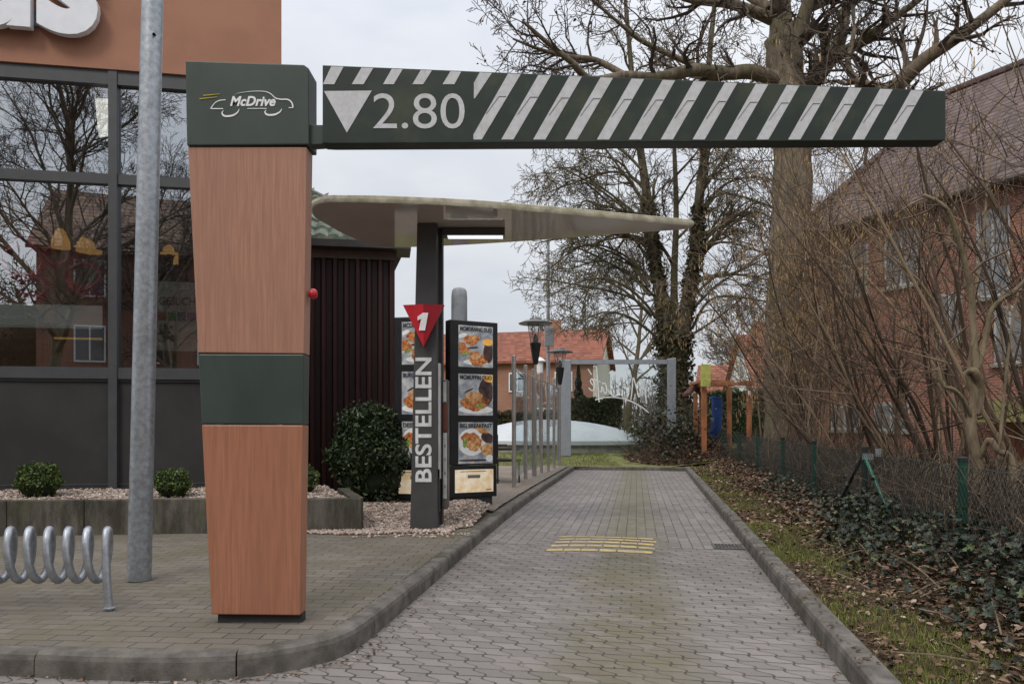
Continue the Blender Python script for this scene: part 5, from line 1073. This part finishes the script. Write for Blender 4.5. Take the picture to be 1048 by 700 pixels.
# the pale twisted stem
t = thing('pale_shrub_tree', 'pale twisted shrub stem in front of the other shrubs at the right, behind the wire', 'shrub', sb(1003,6.0)); tr, cr = MB(), MB(); r = random.Random(77)
cfg = dict(wig=.12, up=(.0,.02,.02), rmin=.004, solid=2, max=4, n=(4,4,4,3), ang=(25,60), len=(.3,.5), lmin=.15)
A6 = lambda *q: [P(x,y,6.0+dy) for x, y, dy in q]
limb(tr, cr, A6((1012,640,0),(1010,600,0),(1005,540,.02),(1003,500,.04),(1000,470,.05),(994,438,.06),(998,405,.07),(990,380,.08)), .052, .034, cfg, r, 3, None, .7, 1.2, 12)
limb(tr, cr, A6((990,382,.08),(998,380,.0),(1004,400,.05),(1000,425,.05)), .028,.03, cfg, r, 4)
limb(tr, cr, A6((999,378,.08),(996,340,.1),(994,300,.1),(985,260,.05),(972,220,0),(960,207,0),(945,200,0)), .03, .015, cfg, r, 2, None, .3, 1.6)
limb(tr, cr, A6((1000,382,.08),(1010,340,.1),(1016,315,.1),(1040,296,.15),(1060,275,.2)), .024, .014, cfg, r, 2, None, .3, 1.5); limb(tr, cr, A6((1002,470,.03),(1012,450,-.05),(1022,462,-.1),(1034,470,-.1),(1040,520,-.1),(1044,600,-.1)), .02, .034, cfg, r, 4)
limb(tr, cr, A6((996,430,.06),(985,408,0),(975,398,-.05),(966,395,-.05),(960,376,-.05)), .02, .012, cfg, r, 3, None, .5, .6); limb(tr, cr, A6((1022,470,-.1),(1028,400,-.1),(1036,330,-.05),(1042,300,0)), .014, .009, cfg, r, 3, None, .5, .8)
obj('stem', tr, MAT['bark_pale'], t, smooth=True); obj('twigs', cr, MAT['stem'], t)
# brambles along the fence
mb = MB(); r = random.Random(15)
for _ in range(14000):
    Y = 3.2 + 18*r.random()**1.4; x = fence_x(Y)+.12+abs(r.gauss(0,.75)); z = verge_z(x,Y); L_ = r.uniform(.3,.95); d = Vector((abs(r.gauss(.1,.4))-.12,r.gauss(0,.5),r.uniform(.3,1.2))).normalized(); p = Vector((x,Y,z)); m_ = p+d*L_*.55+rvec(r)*.06
    e = m_+(d+Vector((0,0,-.7))+rvec(r)*.35).normalized()*L_*.5; mb.tube([p,m_,e], [.004,.0035,.0022], 3)
struct('brambles', mb, MAT['bramble'], 'stuff')
# leaf litter, ivy and grass on the verge
r = random.Random(17); pos = []; sc = []
def green(x, Y):                                        # where the grass shows through the litter
    t_ = x-rightkerb(Y); return (math.sin(x*5.1+Y*2.3)+math.sin(Y*1.31+2+x)+.7*math.sin(x*11-Y*5.7))*.5 + .62 - 1.5*abs(t_-.42)/.5*(.7 if Y > 6.5 else 1)
for _ in range(46000):
    Y = 2.6+19*r.random()**2.0; x = rightkerb(Y)+.15+2.5*r.random()
    if green(x, Y) > r.gauss(-.1,.5) and r.random() < .86: continue
    pos.append((x,Y,verge_z(x,Y)+r.uniform(.004,.04))); sc.append(r.uniform(.014,.05)*(1 if Y < 7 else 1.4))
for _ in range(10000):                                   # drifts of leaves caught along the fence
    Y = 3+18*r.random()**1.4; x = fence_x(Y)-.1+r.gauss(0,.3); pos.append((x,Y,verge_z(x,Y)+abs(r.gauss(0,.09))*max(0,1-abs(x-fence_x(Y))/.8))); sc.append(r.uniform(.03,.06)*(1 if Y < 7 else 1.3))
for _ in range(260):                                    # a few blown onto kerb and lane
    Y = 3.4+14*r.random()**1.5; x = rightkerb(Y)+r.choice((-1,1))*abs(r.gauss(0,.07))+.02; pos.append((x,Y,(.13 if x > rightkerb(Y) else .006)+.004)); sc.append(r.uniform(.015,.035))
for i in range(240):
    p = kout[r.randrange(6, len(kout))]; pos.append((p.x+r.uniform(.01,.14), p.y-r.uniform(0,.05), .008)); sc.append(r.uniform(.012,.028))
mb = MB(); mb.scatter(LEAF[0], LEAF[1], pos, rand_rots(len(pos), .55), sc); struct('leaf_litter', mb, MAT['deadleaf'], 'stuff')
pos = []; sc = []
for _ in range(19000):
    Y = 2.7+9.5*r.random()**1.5; x = fence_x(Y)-.12+r.gauss(0,.23)*(1 if Y < 7 else .7)+(.0); clump = .5+.5*math.sin(Y*3.1)*math.cos(x*4.2+Y); k = max(0, 1-abs(x-fence_x(Y)+.05)/.7)
    if r.random() > (.12+.88*clump**1.4)*(1 if Y < 7.5 else .4): continue
    pos.append((x,Y,verge_z(x,Y)+.01+(r.random()**1.2*.38*k**.7+(.2*r.random() if r.random() < .06 else 0))*(1 if Y < 8 else .7))); sc.append(r.uniform(.026,.058))
mb = MB(); mb.scatter(IVY[0], IVY[1], pos, rand_rots(len(pos), 1.0), sc); struct('ivy', mb, MAT['ivy'], 'stuff')
pos = []; sc = []
for _ in range(52000):
    Y = 2.5+18*r.random()**1.6; x = rightkerb(Y)+.13+.95*r.random()**1.1
    if green(x, Y) < r.gauss(-.05,.35): continue
    pos.append((x,Y,verge_z(x,Y)-.005)); sc.append(r.uniform(.02,.055))
for _ in range(9000):
    X = r.uniform(-3,3.2); Y = 21.4+4.5*r.random()
    if (X-4.7)**2+(Y-23.4)**2 < 3: continue
    pos.append((X,Y,lawn_z(X,Y)-.01)); sc.append(r.uniform(.05,.1))
mb = MB(); mb.scatter(BLADE[0], BLADE[1], pos, rand_rots(len(pos), .5), sc); struct('grass', mb, MAT['grass'], 'stuff')
# moss and weeds in the kerb joint, small litter on the paving
t = None; pos = []
for _ in range(1500):
    i = r.randrange(10, len(kin)-1); p = kin[i].lerp(kin[i+1], r.random()); pos.append((p.x+r.uniform(-.015,.01), p.y+r.uniform(-.01,.02), PW-.012))
mb = MB(); mb.scatter(OVAL[0], OVAL[1], pos, rand_rots(len(pos), .6), nrg.uniform(.008,.02,len(pos))); struct('joint_moss', mb, leafmat('joint_moss',[(0,(.04,.04,.018)),(1,(.11,.1,.04))],.9), 'stuff')
pos = [(r.uniform(-2.2,.8), r.uniform(3.4,7), .006) for _ in range(70)]; mb = MB(); mb.scatter(LEAF[0], LEAF[1], pos, rand_rots(70,.4), nrg.uniform(.008,.018,70)); struct('lane_litter', mb, MAT['deadleaf'], 'stuff')
# fallen pale sticks
mb = MB()
for k in range(26): Y = r.uniform(3.2,8); x = fence_x(Y)-r.uniform(.1,.9); a = r.uniform(0,6.28); p = Vector((x,Y,verge_z(x,Y)+.05)); L_ = r.uniform(.12,.4); q_ = p+Vector((math.cos(a)*L_,math.sin(a)*L_,r.uniform(0,.16))); mb.tube([p,p.lerp(q_,.5)+Vector((0,0,.01)),q_], [.006,.005,.004], 5)
struct('fallen_sticks', mb, MAT['bark_pale'], 'stuff')

# ------------------------------------------------------------------ across the street, mirrored in the windows
house('brick_town_house', 'tall brown-roofed brick house across the street, mirrored in the restaurant windows', (-12.5,-19.5,-.05), (0,-1,0), (1,0,0), 9, 24, -.05, 9.6, 13.2, MAT['brick_far'], MAT['brick_far'], MAT['roof_mirror'], [(1.5+2.6*k,1.3,z,1.7) for k in range(8) for z in (4.2,7.2)], (4.5,9,.8))
mb = MB(); r = random.Random(33); n_ = 30000; pos = [(r.uniform(-60,-11), r.uniform(-27,-24), (r.random()**1.1)*(8.6+1.3*math.sin(i_*.37))) for i_ in range(n_)]; mb.scatter(OVAL[0], OVAL[1], pos, rand_rots(n_,1.5), nrg.uniform(.16,.42,n_)); mb.box(-60,-11,-26.6,-24.6,0,7.4); struct('added_hedge_across_street', mb, leafmat('added_hedge_leaf', [(0,(.02,.016,.011)),(.6,(.06,.042,.028)),(1,(.12,.085,.055))], .9), 'stuff')  # hedge with dark core added out of view to darken the window reflections

# ------------------------------------------------------------------ sky, sun, camera
W = bpy.data.worlds.new('World'); S.world = W; W.use_nodes = True; nt = W.node_tree; nt.nodes.clear()
def wn(typ, **k):
    x = nt.nodes.new(typ)
    for a, b in k.items(): setattr(x, a, b)
    return x
SUN_EL, SUN_AZ = R(48), R(205)                          # azimuth clockwise from +Y
out_ = wn('ShaderNodeOutputWorld'); add = wn('ShaderNodeAddShader'); b1 = wn('ShaderNodeBackground'); b2 = wn('ShaderNodeBackground')
sky = wn('ShaderNodeTexSky', sky_type='NISHITA'); sky.sun_disc = False; sky.sun_elevation = SUN_EL; sky.sun_rotation = SUN_AZ; sky.dust_density = 4
nt.links.new(sky.outputs[0], b1.inputs[0]); b1.inputs[1].default_value = .05*.5
tc = wn('ShaderNodeTexCoord'); sx = wn('ShaderNodeSeparateXYZ'); nt.links.new(tc.outputs['Generated'], sx.inputs[0])
def wm(op, a, b=None):
    x = wn('ShaderNodeMath', operation=op)
    for i, v in enumerate((a, b)):
        if v is None: continue
        if hasattr(v, 'links'): nt.links.new(v, x.inputs[i])
        else: x.inputs[i].default_value = v
    return x.outputs[0]
el = wm('MAXIMUM', sx.outputs[2], 0.0); grad = wm('ADD', .66, wm('MULTIPLY', wm('POWER', el, 2.5), 1.5))
mp = wn('ShaderNodeMapping'); mp.inputs['Scale'].default_value = (1,1,2.6); nt.links.new(tc.outputs['Generated'], mp.inputs[0])
ns = wn('ShaderNodeTexNoise'); ns.inputs['Scale'].default_value = 2.6; ns.inputs['Detail'].default_value = 6; ns.inputs['Roughness'].default_value = .52; nt.links.new(mp.outputs[0], ns.inputs['Vector'])
rp = wn('ShaderNodeValToRGB'); rp.color_ramp.elements[0].position = .34; rp.color_ramp.elements[0].color = (.76,.79,.85,1); rp.color_ramp.elements[1].position = .66; rp.color_ramp.elements[1].color = (1.0,1.01,1.03,1); nt.links.new(ns.outputs['Fac'], rp.inputs[0])
nt.links.new(rp.outputs[0], b2.inputs[0]); nt.links.new(grad, b2.inputs[1]); nt.links.new(b1.outputs[0], add.inputs[0]); nt.links.new(b2.outputs[0], add.inputs[1]); nt.links.new(add.outputs[0], out_.inputs[0])
sd = bpy.data.lights.new('sun', 'SUN'); sd.energy = 1.15; sd.angle = R(16); sd.color = (1,.96,.9); so = bpy.data.objects.new('sun', sd); COL.objects.link(so)
dv = Vector((math.sin(SUN_AZ)*math.cos(SUN_EL), math.cos(SUN_AZ)*math.cos(SUN_EL), math.sin(SUN_EL))); so.rotation_euler = (-dv).to_track_quat('-Z','Y').to_euler(); so.location = dv*40
cd = bpy.data.cameras.new('camera'); cam = bpy.data.objects.new('camera', cd); COL.objects.link(cam); S.camera = cam
cam.location = (0,0,CH); cam.rotation_euler = (math.pi/2,0,0); cd.sensor_width = 36; cd.sensor_fit = 'HORIZONTAL'; cd.lens = 36*F/1048; cd.shift_y = (HY-350)/1048; cd.clip_end = 2000; cd.clip_start = .05
vs_ = S.view_settings; vs_.view_transform = 'Standard'; vs_.look = 'None'; vs_.gamma = 1; vs_.exposure = .08; vs_.use_curve_mapping = False
S.render.engine = 'CYCLES'; S.cycles.max_bounces = 8; S.cycles.transparent_max_bounces = 16; S.cycles.use_denoising = True
